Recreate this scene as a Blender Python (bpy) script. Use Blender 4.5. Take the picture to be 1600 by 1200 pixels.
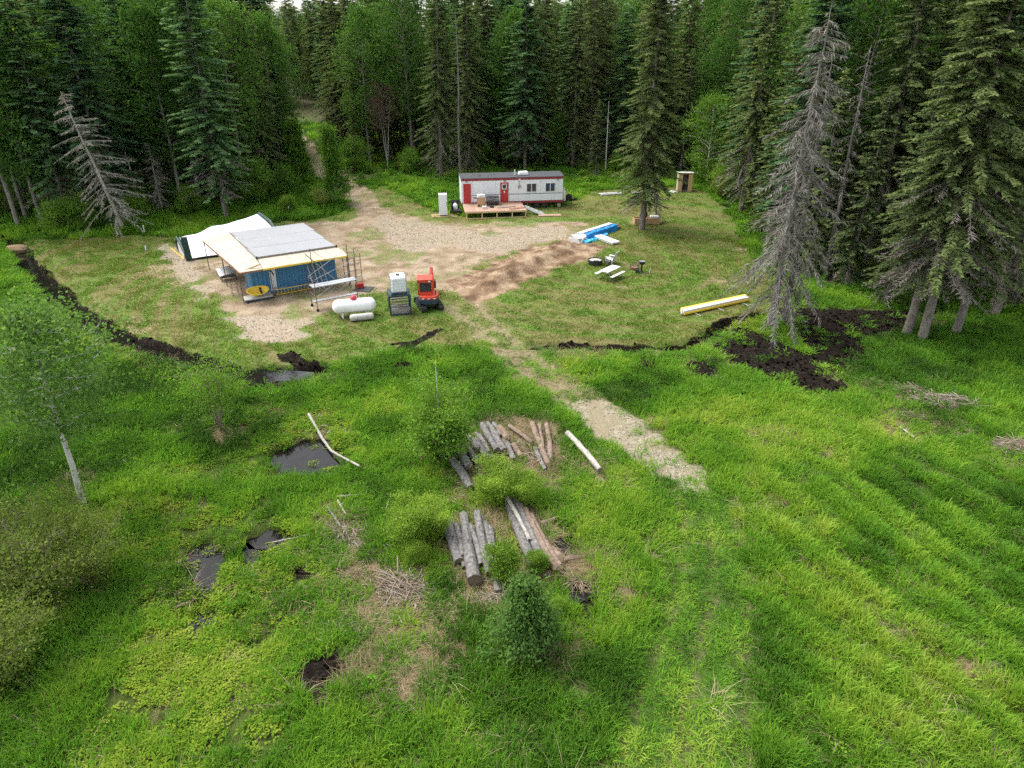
import bpy, math, random
import numpy as np
from mathutils import Vector, Matrix, Euler

for o in list(bpy.data.objects): bpy.data.objects.remove(o, do_unlink=True)
scene = bpy.context.scene
COL = scene.collection

# ---------------------------------------------------------------- camera, sky, sun, exposure
PITCH, FPX, CAMH = math.radians(27.0), 1081.0, 16.7
cd = bpy.data.cameras.new('camera'); cam = bpy.data.objects.new('camera', cd); COL.objects.link(cam)
cam.location = (0, 0, CAMH); cam.rotation_euler = (math.radians(90) - PITCH, 0, 0)
cd.sensor_fit = 'HORIZONTAL'; cd.sensor_width = 36.0; cd.lens = 36.0 * FPX / 1600.0
cd.clip_start = 0.3; cd.clip_end = 6000
scene.camera = cam

SUN_EL, SUN_AZ = math.radians(58), math.radians(-60)      # azimuth from +Y towards +X
world = bpy.data.worlds.new('World'); scene.world = world; world.use_nodes = True
nt = world.node_tree; nt.nodes.clear()
out = nt.nodes.new('ShaderNodeOutputWorld'); bg = nt.nodes.new('ShaderNodeBackground')
sky = nt.nodes.new('ShaderNodeTexSky'); sky.sky_type = 'NISHITA'; sky.sun_disc = False
sky.sun_elevation = SUN_EL; sky.sun_rotation = SUN_AZ; sky.air_density = 1.0; sky.dust_density = 3.0; sky.ozone_density = 1.0
hs = nt.nodes.new('ShaderNodeHueSaturation'); hs.inputs['Saturation'].default_value = 0.30
nt.links.new(sky.outputs[0], hs.inputs['Color']); nt.links.new(hs.outputs[0], bg.inputs[0]); bg.inputs[1].default_value = 0.15
nt.links.new(bg.outputs[0], out.inputs[0])
sl = bpy.data.lights.new('sun', 'SUN'); sl.energy = 1.2; sl.angle = math.radians(35); sl.color = (1.0, 0.96, 0.9)
sun = bpy.data.objects.new('sun', sl); COL.objects.link(sun)
sd = Vector((math.sin(SUN_AZ) * math.cos(SUN_EL), math.cos(SUN_AZ) * math.cos(SUN_EL), math.sin(SUN_EL)))
sun.rotation_euler = sd.to_track_quat('Z', 'Y').to_euler(); sun.location = sd * 200
vs = scene.view_settings; vs.view_transform = 'Standard'; vs.look = 'None'; vs.gamma = 1.0; vs.use_curve_mapping = False
vs.exposure = 1.45
scene.cycles.max_bounces = 6; scene.cycles.diffuse_bounces = 4; scene.cycles.glossy_bounces = 2; scene.cycles.transmission_bounces = 2; scene.cycles.transparent_max_bounces = 4
scene.cycles.use_denoising = False; scene.cycles.use_adaptive_sampling = True; scene.cycles.adaptive_threshold = 0.02; scene.cycles.adaptive_min_samples = 12; scene.cycles.use_light_tree = False

# ---------------------------------------------------------------- helpers
RNG = np.random.default_rng(7)
def G(px, py, z=0.0):
    "point at height z seen at pixel (px, py) of the 1600 x 1200 photograph"
    u = (px - 800) / FPX; v = (600 - py) / FPX
    dy = math.cos(PITCH) + v * math.sin(PITCH); dz = -math.sin(PITCH) + v * math.cos(PITCH)
    t = (z - CAMH) / dz
    return (u * t, dy * t)
def GP(pts): return [G(*p) for p in pts]

def _hash(ix, iy, s):
    h = (ix.astype(np.int64) * 374761393 + iy.astype(np.int64) * 668265263 + s * 1442695041) & 0xFFFFFFFF
    h = ((h ^ (h >> 13)) * 1274126177) & 0xFFFFFFFF
    return ((h ^ (h >> 16)) & 0xFFFF) / 65535.0
def vn(x, y, s=0):
    ix, iy = np.floor(x), np.floor(y); fx, fy = x - ix, y - iy
    fx = fx * fx * (3 - 2 * fx); fy = fy * fy * (3 - 2 * fy)
    a = _hash(ix, iy, s); b = _hash(ix + 1, iy, s); c = _hash(ix, iy + 1, s); d = _hash(ix + 1, iy + 1, s)
    return (a * (1 - fx) + b * fx) * (1 - fy) + (c * (1 - fx) + d * fx) * fy
def fbm(x, y, s=0, o=3):
    t = 0; a = 0.5; n = 0
    for k in range(o):
        t = t + a * vn(x * 2 ** k, y * 2 ** k, s + k * 17); n += a; a *= 0.5
    return t / n
def sstep(a, b, x):
    t = np.clip((x - a) / (b - a), 0, 1); return t * t * (3 - 2 * t)
def seg_dist(X, Y, pl):
    d = np.full(np.shape(X), 1e9)
    for (x0, y0), (x1, y1) in zip(pl[:-1], pl[1:]):
        ax, ay = x1 - x0, y1 - y0; L = ax * ax + ay * ay + 1e-12
        t = np.clip(((X - x0) * ax + (Y - y0) * ay) / L, 0, 1)
        d = np.minimum(d, np.hypot(X - x0 - t * ax, Y - y0 - t * ay))
    return d
def poly_sd(X, Y, poly):
    d = seg_dist(X, Y, poly + [poly[0]]); ins = np.zeros(np.shape(X), bool)
    n = len(poly)
    for i in range(n):
        x0, y0 = poly[i]; x1, y1 = poly[(i + 1) % n]
        c = ((y0 > Y) != (y1 > Y)) & (X < (x1 - x0) * (Y - y0) / ((y1 - y0) + 1e-12) + x0)
        ins ^= c
    return np.where(ins, d, -d)

class MB:
    "collects shapes; build() links them as one mesh object"
    def __init__(s): s.v = []; s.f = []
    def add(s, vs, fs):
        b = len(s.v); s.v += [tuple(v) for v in vs]; s.f += [tuple(i + b for i in f) for f in fs]; return s
    def box(s, c, d, rot=None, taper=1.0):
        x, y, z = d[0] / 2, d[1] / 2, d[2] / 2
        vs = [Vector((a * x * (taper if e > 0 else 1), b * y * (taper if e > 0 else 1), e * z)) for e in (-1, 1) for b in (-1, 1) for a in (-1, 1)]
        if rot is not None:
            m = Euler(rot).to_matrix(); vs = [m @ v for v in vs]
        c = Vector(c)
        return s.add([v + c for v in vs], [(0, 2, 3, 1), (4, 5, 7, 6), (0, 1, 5, 4), (2, 6, 7, 3), (0, 4, 6, 2), (1, 3, 7, 5)])
    def bbox(s, a, b): return s.box([(p + q) / 2 for p, q in zip(a, b)], [abs(q - p) for p, q in zip(a, b)])
    def tube(s, pts, rad, n=8, caps=True):
        P = [Vector(p) for p in pts]; R = rad if hasattr(rad, '__len__') else [rad] * len(P)
        vs = []; fs = []; up = Vector((0, 0, 1))
        for i, p in enumerate(P):
            t = (P[min(i + 1, len(P) - 1)] - P[max(i - 1, 0)])
            t = t.normalized() if t.length > 1e-9 else Vector((0, 0, 1))
            a = t.cross(up if abs(t.z) < 0.95 else Vector((1, 0, 0))).normalized(); b = t.cross(a)
            for k in range(n):
                q = 2 * math.pi * k / n; vs.append(p + (a * math.cos(q) + b * math.sin(q)) * R[i])
        for i in range(len(P) - 1):
            for k in range(n):
                k2 = (k + 1) % n; fs.append((i * n + k, i * n + k2, (i + 1) * n + k2, (i + 1) * n + k))
        if caps: fs.append(tuple(range(n))); fs.append(tuple(range((len(P) - 1) * n + n - 1, (len(P) - 1) * n - 1, -1)))
        return s.add(vs, fs)
    def beam(s, a, b, w, h):
        "rectangular bar from a to b, width w (sideways) and height h"
        a, b = Vector(a), Vector(b); t = (b - a).normalized()
        sx = t.cross(Vector((0, 0, 1)) if abs(t.z) < 0.98 else Vector((0, 1, 0))).normalized(); sy = sx.cross(t)
        vs = [p + sx * i * w / 2 + sy * j * h / 2 for p in (a, b) for i, j in ((-1, -1), (1, -1), (1, 1), (-1, 1))]
        return s.add(vs, [(0, 1, 2, 3), (7, 6, 5, 4), (0, 4, 5, 1), (1, 5, 6, 2), (2, 6, 7, 3), (3, 7, 4, 0)])
    def prism(s, poly, y0, y1, axis='y'):
        n = len(poly)
        f = {'y': lambda p, y: (p[0], y, p[1]), 'x': lambda p, y: (y, p[0], p[1]), 'z': lambda p, y: (p[0], p[1], y)}[axis]
        vs = [f(p, y0) for p in poly] + [f(p, y1) for p in poly]
        fs = [tuple(range(n)), tuple(range(2 * n - 1, n - 1, -1))] + [(i, (i + 1) % n, n + (i + 1) % n, n + i) for i in range(n)]
        return s.add(vs, fs)
    def lathe(s, prof, n=20, c=(0, 0, 0), axis='z'):
        vs = []; fs = []
        for r, h in prof:
            for k in range(n):
                q = 2 * math.pi * k / n; a, b = r * math.cos(q), r * math.sin(q)
                p = {'z': (a, b, h), 'x': (h, a, b), 'y': (a, h, b)}[axis]
                vs.append((p[0] + c[0], p[1] + c[1], p[2] + c[2]))
        for i in range(len(prof) - 1):
            for k in range(n):
                k2 = (k + 1) % n; fs.append((i * n + k, i * n + k2, (i + 1) * n + k2, (i + 1) * n + k))
        fs.append(tuple(range(n))); m = (len(prof) - 1) * n; fs.append(tuple(range(m + n - 1, m - 1, -1)))
        return s.add(vs, fs)
    def mesh(s, name, mat, smooth=False):
        me = bpy.data.meshes.new(name); me.from_pydata(s.v, [], s.f)
        import bmesh
        bm = bmesh.new(); bm.from_mesh(me); bmesh.ops.recalc_face_normals(bm, faces=bm.faces); bm.to_mesh(me); bm.free()
        if smooth:
            me.polygons.foreach_set('use_smooth', [True] * len(me.polygons)); me.set_sharp_from_angle(angle=math.radians(40))
        if mat: me.materials.append(mat)
        return me
    def build(s, name, mat, parent=None, smooth=False, bevel=0):
        o = bpy.data.objects.new(name, s.mesh(name, mat, smooth)); COL.objects.link(o); o.parent = parent
        if bevel:
            m = o.modifiers.new('bevel', 'BEVEL'); m.width = bevel; m.segments = 2; m.limit_method = 'ANGLE'
        return o
def np_mesh(name, V, F4=None, F3=None, mat=None, smooth=False, fattr=None):
    "fast mesh from numpy arrays of quads and / or triangles"
    me = bpy.data.meshes.new(name); V = np.asarray(V, np.float32)
    n4 = 0 if F4 is None else len(F4); n3 = 0 if F3 is None else len(F3)
    idx = np.concatenate([np.asarray(a, np.int32).ravel() for a in (F4, F3) if a is not None and len(a)])
    me.vertices.add(len(V)); me.vertices.foreach_set('co', V.ravel())
    me.loops.add(len(idx)); me.loops.foreach_set('vertex_index', idx)
    st = np.concatenate([np.arange(n4) * 4, n4 * 4 + np.arange(n3) * 3]).astype(np.int32)
    me.polygons.add(n4 + n3); me.polygons.foreach_set('loop_start', st)
    me.polygons.foreach_set('loop_total', np.concatenate([np.full(n4, 4), np.full(n3, 3)]).astype(np.int32))
    if smooth: me.polygons.foreach_set('use_smooth', np.ones(n4 + n3, bool))
    me.update(calc_edges=True)
    if fattr is not None:
        a = me.attributes.new('tint', 'FLOAT', 'FACE'); a.data.foreach_set('value', np.asarray(fattr, np.float32))
    if mat: me.materials.append(mat)
    return me
def obj(name, me, parent=None):
    o = bpy.data.objects.new(name, me); COL.objects.link(o); o.parent = parent; return o
def tag(o, label=None, cat=None, group=None, kind=None):
    if label: o['label'] = label
    if cat: o['category'] = cat
    if group: o['group'] = group
    if kind: o['kind'] = kind
    return o
def thing(name, label, cat, loc=(0, 0, 0), rz=0.0, group=None):
    e = bpy.data.objects.new(name, None); COL.objects.link(e); e.empty_display_size = 0.2
    e.location = loc if len(loc) == 3 else (loc[0], loc[1], gz(loc[0], loc[1])); e.rotation_euler = (0, 0, rz)
    return tag(e, label, cat, group)

# ---------------------------------------------------------------- materials
def nodes(name):
    m = bpy.data.materials.new(name); m.use_nodes = True; t = m.node_tree; t.nodes.clear()
    o = t.nodes.new('ShaderNodeOutputMaterial'); return m, t, o
def N(t, k, **kw):
    n = t.nodes.new('ShaderNode' + k)
    for a, b in kw.items():
        if a.startswith('i_'): n.inputs[int(a[2:])].default_value = b
        else: setattr(n, a, b)
    return n
def ramp(t, fac, stops):
    r = t.nodes.new('ShaderNodeValToRGB'); e = r.color_ramp.elements
    while len(e) < len(stops): e.new(0.5)
    for q, (p, c) in zip(e, stops): q.position = p; q.color = (*c, 1) if len(c) == 3 else c
    t.links.new(fac, r.inputs[0]); return r.outputs[0]
def noise(t, scale, detail=4, rough=0.6, vec=None, dist=0):
    n = N(t, 'TexNoise'); n.inputs['Scale'].default_value = scale; n.inputs['Detail'].default_value = detail
    n.inputs['Roughness'].default_value = rough; n.inputs['Distortion'].default_value = dist
    if vec is not None: t.links.new(vec, n.inputs['Vector'])
    return n.outputs['Fac']
def mixc(t, f, a, b, mode='MIX'):
    m = N(t, 'Mix', data_type='RGBA', blend_type=mode); L = t.links
    for k, x in ((0, f), (6, a), (7, b)):
        if hasattr(x, 'is_linked') or hasattr(x, 'links'): L.new(x, m.inputs[k])
        else: m.inputs[k].default_value = x if k == 0 else ((*x, 1) if len(x) == 3 else x)
    return m.outputs[2]
def math_(t, op, a, b=None, c=None, clamp=False):
    m = N(t, 'Math', operation=op, use_clamp=clamp)
    for k, x in enumerate((a, b, c)):
        if x is None: continue
        if hasattr(x, 'links'): t.links.new(x, m.inputs[k])
        else: m.inputs[k].default_value = x
    return m.outputs[0]
def mrange(t, x, a, b, c=0, d=1, smooth=False):
    m = N(t, 'MapRange'); m.interpolation_type = 'SMOOTHSTEP' if smooth else 'LINEAR'; t.links.new(x, m.inputs[0])
    for k, q in zip((1, 2, 3, 4), (a, b, c, d)): m.inputs[k].default_value = q
    return m.outputs[0]
def objco(t): return N(t, 'TexCoord').outputs['Object']
def paint(name, col, rough=0.6, metal=0.0, var=0.12, dirt=0.25, scale=3.0, bump=0.0, dirtcol=(0.16, 0.12, 0.08)):
    "painted / plain surface with uneven tone, grime blotches and a fine relief"
    m, t, o = nodes(name); b = N(t, 'BsdfPrincipled'); t.links.new(b.outputs[0], o.inputs[0])
    co = objco(t); n1 = noise(t, scale, 5, 0.65, co); n2 = noise(t, scale * 0.35, 6, 0.7, co)
    c = mixc(t, n1, tuple(max(0, x * (1 - var)) for x in col), tuple(min(1, x * (1 + var)) for x in col))
    if dirt: c = mixc(t, mrange(t, n2, 0.48, 0.75, 0, dirt), c, dirtcol)
    t.links.new(c, b.inputs['Base Color']); t.links.new(mrange(t, n1, 0.3, 0.7, max(0, rough - 0.1), min(1, rough + 0.1)), b.inputs['Roughness'])
    b.inputs['Metallic'].default_value = metal
    if bump:
        bp = N(t, 'Bump'); bp.inputs['Strength'].default_value = bump; bp.inputs['Distance'].default_value = 0.02
        t.links.new(noise(t, scale * 8, 3, 0.6, co), bp.inputs['Height']); t.links.new(bp.outputs[0], b.inputs['Normal'])
    return m
def wood(name, c0, c1, axis=0, rough=0.75, sc=1.0, grey=0.0):
    m, t, o = nodes(name); b = N(t, 'BsdfPrincipled'); t.links.new(b.outputs[0], o.inputs[0])
    mp = N(t, 'Mapping'); s = [9 * sc] * 3; s[axis] = 0.9 * sc; mp.inputs['Scale'].default_value = s
    t.links.new(objco(t), mp.inputs[0]); n = noise(t, 1.6, 6, 0.6, mp.outputs[0], 0.4)
    rnd = N(t, 'ObjectInfo').outputs['Random']
    c = ramp(t, n, [(0.28, c0), (0.72, c1)]); c = mixc(t, mrange(t, rnd, 0, 1, 0, 0.35), c, tuple(x * 0.62 for x in c0))
    if grey: c = mixc(t, mrange(t, noise(t, 2.2, 4, 0.6, objco(t)), 0.4, 0.7, 0, grey), c, (0.33, 0.31, 0.29))
    t.links.new(c, b.inputs['Base Color']); b.inputs['Roughness'].default_value = rough
    bp = N(t, 'Bump'); bp.inputs['Strength'].default_value = 0.25; bp.inputs['Distance'].default_value = 0.01
    t.links.new(n, bp.inputs['Height']); t.links.new(bp.outputs[0], b.inputs['Normal'])
    return m
def foliage(name, cols, trans=0.35, inst=False, spec=0.25, tcol=1.25, mul=1.0):
    "leaf / needle / grass: cols is a list of stops over the random tint of each leaf (and of each tree or tuft)"
    m, t, o = nodes(name); L = t.links
    if inst:
        a = N(t, 'Attribute', attribute_type='INSTANCER', attribute_name='gtint').outputs['Fac']
        f = N(t, 'Attribute', attribute_type='GEOMETRY', attribute_name='tint').outputs['Fac']
        x = math_(t, 'ADD', math_(t, 'MULTIPLY', math_(t, 'SUBTRACT', f, 0.5), 0.22), a, clamp=True)
    else:
        f = N(t, 'Attribute', attribute_type='GEOMETRY', attribute_name='tint').outputs['Fac']
        r = N(t, 'ObjectInfo').outputs['Random']
        x = math_(t, 'ADD', math_(t, 'MULTIPLY', f, 0.62), math_(t, 'MULTIPLY', r, 0.38), clamp=True)
    k = len(cols) - 1
    c = ramp(t, x, [(i / k, tuple(q * mul for q in cc)) for i, cc in enumerate(cols)])
    b = N(t, 'BsdfDiffuse'); L.new(c, b.inputs[0])
    if trans == 0: L.new(b.outputs[0], o.inputs[0]); return m
    tr = N(t, 'BsdfTranslucent'); L.new(mixc(t, 1.0, c, (tcol, tcol, tcol * 0.6), 'MULTIPLY'), tr.inputs[0])
    mx = N(t, 'MixShader'); mx.inputs[0].default_value = trans; L.new(b.outputs[0], mx.inputs[1]); L.new(tr.outputs[0], mx.inputs[2]); L.new(mx.outputs[0], o.inputs[0])
    return m
def bark(name, c0, c1, scale=5.0, zs=0.35, bump=0.5, dark=None):
    m, t, o = nodes(name); b = N(t, 'BsdfPrincipled'); t.links.new(b.outputs[0], o.inputs[0])
    mp = N(t, 'Mapping'); mp.inputs['Scale'].default_value = (scale, scale, scale * zs); t.links.new(objco(t), mp.inputs[0])
    n = noise(t, 1.5, 6, 0.65, mp.outputs[0]); c = ramp(t, n, [(0.3, c0), (0.68, c1)])
    if dark:
        mp2 = N(t, 'Mapping'); mp2.inputs['Scale'].default_value = (1.2, 1.2, 5.5); t.links.new(objco(t), mp2.inputs[0])
        c = mixc(t, mrange(t, noise(t, 1.6, 3, 0.5, mp2.outputs[0]), 0.58, 0.66), c, dark)
    t.links.new(c, b.inputs['Base Color']); b.inputs['Roughness'].default_value = 0.85
    bp = N(t, 'Bump'); bp.inputs['Strength'].default_value = bump; bp.inputs['Distance'].default_value = 0.03
    t.links.new(n, bp.inputs['Height']); t.links.new(bp.outputs[0], b.inputs['Normal'])
    return m

# ---------------------------------------------------------------- the lie of the land
YARD = GP([(20,378),(60,418),(110,470),(165,515),(240,548),(300,562),(350,572),(440,570),(500,566),(560,556),(640,548),(700,546),(760,532),(840,540),(930,542),(1050,542),(1100,525),(1130,505),(1190,490),(1240,470),(1200,430),(1170,390),(1150,350),(1120,310),(1090,296),(1000,290),(930,298),(890,318),(740,340),(690,334),(640,310),(600,290),(560,300),(550,330),(480,345),(420,348),(300,372),(200,368),(90,374)])
DIRT = [GP(p) for p in (
    [(243,390),(275,380),(345,400),(480,372),(455,352),(500,346),(545,345),(585,318),(640,338),(720,350),(850,345),(925,350),(890,372),(850,382),(790,400),(745,418),(720,440),(700,458),(640,440),(600,452),(555,478),(485,497),(480,520),(420,535),(370,525),(345,490),(320,455),(270,420)],
    [(592,330),(572,300),(530,268),(505,250),(488,243),(486,252),(508,278),(538,303),(556,325)],
    [(505,256),(490,242),(472,217),(452,197),(440,184),(430,184),(446,200),(466,222),(486,250)])]
MOUND = GP([(705,440),(760,415),(830,385),(885,374),(945,384),(940,395),(870,420),(790,455),(745,475),(720,465)])
BERM = GP([(745,448),(800,410),(860,388),(900,386),(890,396),(820,425),(770,455)])
GRAVEL = [GP(p) for p in ([(345,495),(400,488),(485,500),(482,522),(420,536),(368,528)],
    [(888,640),(900,630),(938,622),(985,650),(1060,700),(1118,748),(1108,772),(1060,772),(1010,735),(940,690)],
    [(243,388),(262,380),(290,405),(325,445),(345,480),(325,470),(290,430),(262,412)],
    [(580,335),(640,345),(700,355),(760,365),(880,352),(900,362),(780,395),(700,385),(640,395),(590,370)])]
PEAT = [GP(p) for p in ([(1128,540),(1165,520),(1215,535),(1262,570),(1305,600),(1275,612),(1220,592),(1160,565)],
    [(1235,492),(1300,485),(1400,490),(1408,505),(1340,525),(1332,560),(1300,572),(1280,545),(1245,520)],
    [(440,562),(470,558),(498,566),(470,573)], [(366,590),(476,588),(470,613),(375,616)],
    [(615,572),(650,568),(655,582),(625,590)],[(985,566),(1040,566),(1050,580),(1010,582)],[(1075,560),(1125,562),(1120,585),(1085,588)],
    [(1470,925),(1490,925),(1515,945),(1500,948)],[(1545,930),(1575,935),(1610,955),(1605,968),(1570,955)],[(440,1070),(450,1035),(480,1020),(520,1015),(530,1040),(500,1060),(480,1100)],
    [(455,890),(480,888),(480,902),(460,905)],[(480,945),(500,950),(490,965),(478,962)],[(895,925),(920,925),(925,945),(905,945)],[(1280,560),(1330,575),(1325,605),(1300,600)])]
PEATLINES = [(GP([(1215,482),(1290,486),(1400,488),(1540,492)]), 0.5), (GP([(560,565),(620,548),(660,530),(690,515)]), 0.35),
             (GP([(610,538),(660,532)]), .3)]
DITCH = GP([(5,368),(22,385),(45,412),(75,445),(110,478),(150,508),(195,531),(240,545),(285,557),(330,572),(370,580),(420,582),(478,581),(497,575)])
CUT = GP([(835,538),(880,540),(960,544),(1045,545),(1085,533),(1120,512),(1150,500),(1200,487)])
RUTS = [GP([(700,478),(745,515),(800,560),(850,598),(885,630)]), GP([(738,470),(790,522),(850,567),(905,617),(930,628)])]
TRACK = GP([(690,468),(752,462),(835,530),(905,592),(945,622),(990,650),(960,690),(885,642),(815,598),(740,545)])
SWATH = GP([(1050,768),(1145,772),(1178,900),(1185,1060),(1190,1230),(940,1230),(1000,1050),(1045,930),(1055,850)])
SWLINES = [GP([(1062,775),(1068,880),(1040,980),(1000,1070),(960,1200)]), GP([(1098,790),(1115,880),(1105,980),(1080,1070),(1060,1200)]), GP([(1140,780),(1165,880),(1168,980),(1165,1070),(1165,1200)])]
MARSH = [GP(p) for p in ([(180,775),(300,755),(440,800),(500,860),(470,960),(420,1060),(400,1230),(120,1230),(170,1010),(210,900),(230,830)],
    [(400,625),(520,630),(560,690),(520,745),(420,740),(330,760),(280,730),(360,690)],[(60,455),(140,510),(230,560),(260,600),(150,560),(60,500)])]
STRAW = [(GP([(700,690),(760,655),(860,660),(905,745),(850,770),(820,735),(770,700)]), .9), (GP([(690,735),(720,760),(745,775),(735,800),(690,790),(680,760)]), .7),
    (GP([(690,820),(700,810),(740,925),(800,940),(780,960),(700,940)]), .8), (GP([(560,880),(660,880),(665,960),(600,955)]), 1.0), (GP([(500,900),(570,890),(575,915),(505,920)]), .9),
    (GP([(515,790),(560,810),(565,870),(535,870)]), .95), (GP([(540,945),(700,920),(740,1000),(680,1080),(520,1080)]), .75), (GP([(870,880),(935,855),(945,890),(900,915)]), .9),
    (GP([(830,1000),(900,990),(890,1040),(830,1050)]), .8),
    (GP([(1360,600),(1420,610),(1530,640),(1525,665),(1440,690),(1370,670),(1355,630)]), .72), (GP([(1550,680),(1610,690),(1610,730),(1550,730)]), .85), (GP([(1225,752),(1255,750),(1262,780),(1232,780)]), 1.0),
    (GP([(1270,555),(1330,545),(1335,590),(1290,600)]), .8), (GP([(870,548),(950,548),(960,570),(880,565)]), .55), (GP([(1060,555),(1130,560),(1120,575),(1070,575)]), .7), (GP([(325,660),(365,660),(370,685),(320,685)]), .9),
    (GP([(30,900),(140,880),(200,850),(120,930),(60,985)]), .8), (GP([(1010,658),(1030,650),(1028,665)]), 1.), (GP([(1360,990),(1430,985),(1420,1005)]), .7), (GP([(1500,1040),(1530,1030),(1520,1060)]), .8)]
POND = [GP(p) for p in ([(425,720),(445,700),(465,690),(500,688),(527,704),(522,732),(480,740),(440,737)], [(290,922),(288,890),(300,860),(330,848),(350,866),(346,898),(318,916)],
    [(368,856),(384,846),(408,868),(396,878)], [(288,965),(305,952),(336,963),(328,980),(300,980)], [(395,838),(420,830),(458,838),(445,846),(405,846)], [(860,848),(880,840),(896,850),(888,868),(866,865)], [(878,912),(900,903),(914,918),(895,928)], [(358,579),(420,575),(478,578),(474,590),(410,594),(362,590)], [(146,506),(158,503),(182,518),(198,530),(190,541),(165,528)])]
FOREST = GP([(-900,345),(0,352),(120,352),(200,350),(300,330),(360,325),(440,300),(475,250),(470,215),(440,186),(500,190),(520,250),(560,262),(640,268),(700,265),(900,262),(980,275),(1090,280),(1150,330),(1200,400),(1260,440),(1400,470),(1520,475),(1620,500),(2600,500),(2600,80),(-900,80)])
_a, _b = G(1040, 760), G(1440, 1060)
FUR = np.array([_b[0] - _a[0], _b[1] - _a[1]]); FUR = FUR / np.hypot(*FUR); FURO = np.array(_a)
FURZONE = GP([(1150,760),(1400,720),(1700,760),(1900,1230),(1200,1230),(1190,900)])
LOGZ = [GP([(700,715),(735,672),(800,655),(870,660),(885,735),(850,755),(800,740),(745,775),(705,770)]), GP([(690,820),(715,800),(790,775),(830,785),(900,850),(910,905),(800,945),(720,945)]), GP([(878,678),(890,676),(945,740),(945,752),(925,752)])]
def masks(X, Y):
    "what covers the ground at each point, 0..1"
    n1 = fbm(X / 1.3, Y / 1.3, 3) - 0.5; n2 = fbm(X / 4.0, Y / 4.0, 11) - 0.5; n3 = fbm(X / 0.45, Y / 0.45, 31, 2) - 0.5
    def area(polys, w=0.45, amp=1.5):
        r = np.zeros(np.shape(X))
        for p in polys:
            r = np.maximum(r, sstep(-w, w, poly_sd(X, Y, p) + n1 * amp + n3 * 0.5))
        return r
    m = {}
    m['yard'] = area([YARD], 0.4, 1.2)
    m['trailsd'] = np.maximum(poly_sd(X, Y, DIRT[1]), poly_sd(X, Y, DIRT[2])); m['dirt'] = np.maximum(area(DIRT[:1], 0.9, 2.4), sstep(-.5, .5, m['trailsd'] + .7 + n1))
    m['mound'] = area([MOUND], 0.6, 1.6)
    m['gravel'] = np.maximum(area([GRAVEL[0], GRAVEL[2], GRAVEL[3]], 0.9, 2.6), area([GRAVEL[1]], .35, 1.0))
    pe = np.maximum(area(PEAT[2:], 0.3, 1.7), sstep(-.3, .3, np.maximum(poly_sd(X, Y, PEAT[0]), poly_sd(X, Y, PEAT[1])) + .55 + n1 * 1.5 + n3 * .8))
    for pl, w in PEATLINES: pe = np.maximum(pe, sstep(w, w * 0.4, seg_dist(X, Y, pl) + n1 * 0.8))
    dd = seg_dist(X, Y, DITCH); dc = seg_dist(X, Y, CUT)
    pe = np.maximum(pe, sstep(0.85, 0.6, dd + n1 * 0.8 - .12 * m['yard'])); pe = np.maximum(pe, sstep(0.62, 0.35, dc + n1 * 0.7))
    m['peat'] = pe; m['peatsd'] = np.maximum(poly_sd(X, Y, PEAT[0]), poly_sd(X, Y, PEAT[1])); m['ditch'] = dd; m['cut'] = dc
    st = np.zeros(np.shape(X))
    for p, w in STRAW: st = np.maximum(st, w * sstep(-0.35, 0.35, poly_sd(X, Y, p) + n1 * 1.4 + n3 * 0.7))
    rt = np.minimum(seg_dist(X, Y, RUTS[0]), seg_dist(X, Y, RUTS[1]))
    m['rut'] = sstep(0.75, 0.15, rt + n1 * 0.9)
    m['straw'] = np.clip(np.maximum(st, sstep(0.22, 0.34, n2 + n1 * 0.45) * 0.6), 0, 1)
    m['track'] = area([TRACK], .4, 1.0); m['swath'] = area([SWATH], 0.3, 0.6); m['stripe'] = .5 + .5 * np.sin(2 * math.pi * seg_dist(X, Y, SWLINES[0]) / .95 + 1.2 * n2); m['swl'] = sstep(0.34, 0.14, np.minimum(np.minimum(seg_dist(X, Y, SWLINES[0]), seg_dist(X, Y, SWLINES[1])), seg_dist(X, Y, SWLINES[2])) + n1 * 0.25)
    m['logz'] = area(LOGZ, 0.4, 0.8); m['straw'] = np.maximum(m['straw'] * (1 - m['swath']), m['logz'] * .75)
    m['marsh'] = area(MARSH, 0.6, 2.2)
    ps = np.full(np.shape(X), -1e3)
    for p in POND: ps = np.maximum(ps, poly_sd(X, Y, p))
    m['pond'] = sstep(-0.35, 0.2, ps + .12 + n1 * 1.1 + n3 * .6); m['pondsd'] = ps
    m['forest'] = sstep(-1.0, 1.0, poly_sd(X, Y, FOREST) + n1 * 1.5)
    m['furz'] = area([FURZONE], 1.0, 0.8)
    s = (X - FURO[0]) * -FUR[1] + (Y - FURO[1]) * FUR[0]
    m['fur'] = 0.5 + 0.5 * np.sin(2 * math.pi * (s / 1.55 + 1.5 * (fbm(X / 4, Y / 4, 71) - 0.5)))
    r = np.hypot(X - 8.0, Y - 54.0); th = np.arctan2(Y - 54.0, X - 8.0)
    m['streak'] = np.clip(.5 + .24 * np.sin(2 * math.pi * (r / 1.15 + 1.1 * n2)) + 1.5 * (fbm(r / 0.7 + 1.2 * n2, th * 2.2 + 5, 91, 2) - .5), 0, 1)
    return m
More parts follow.
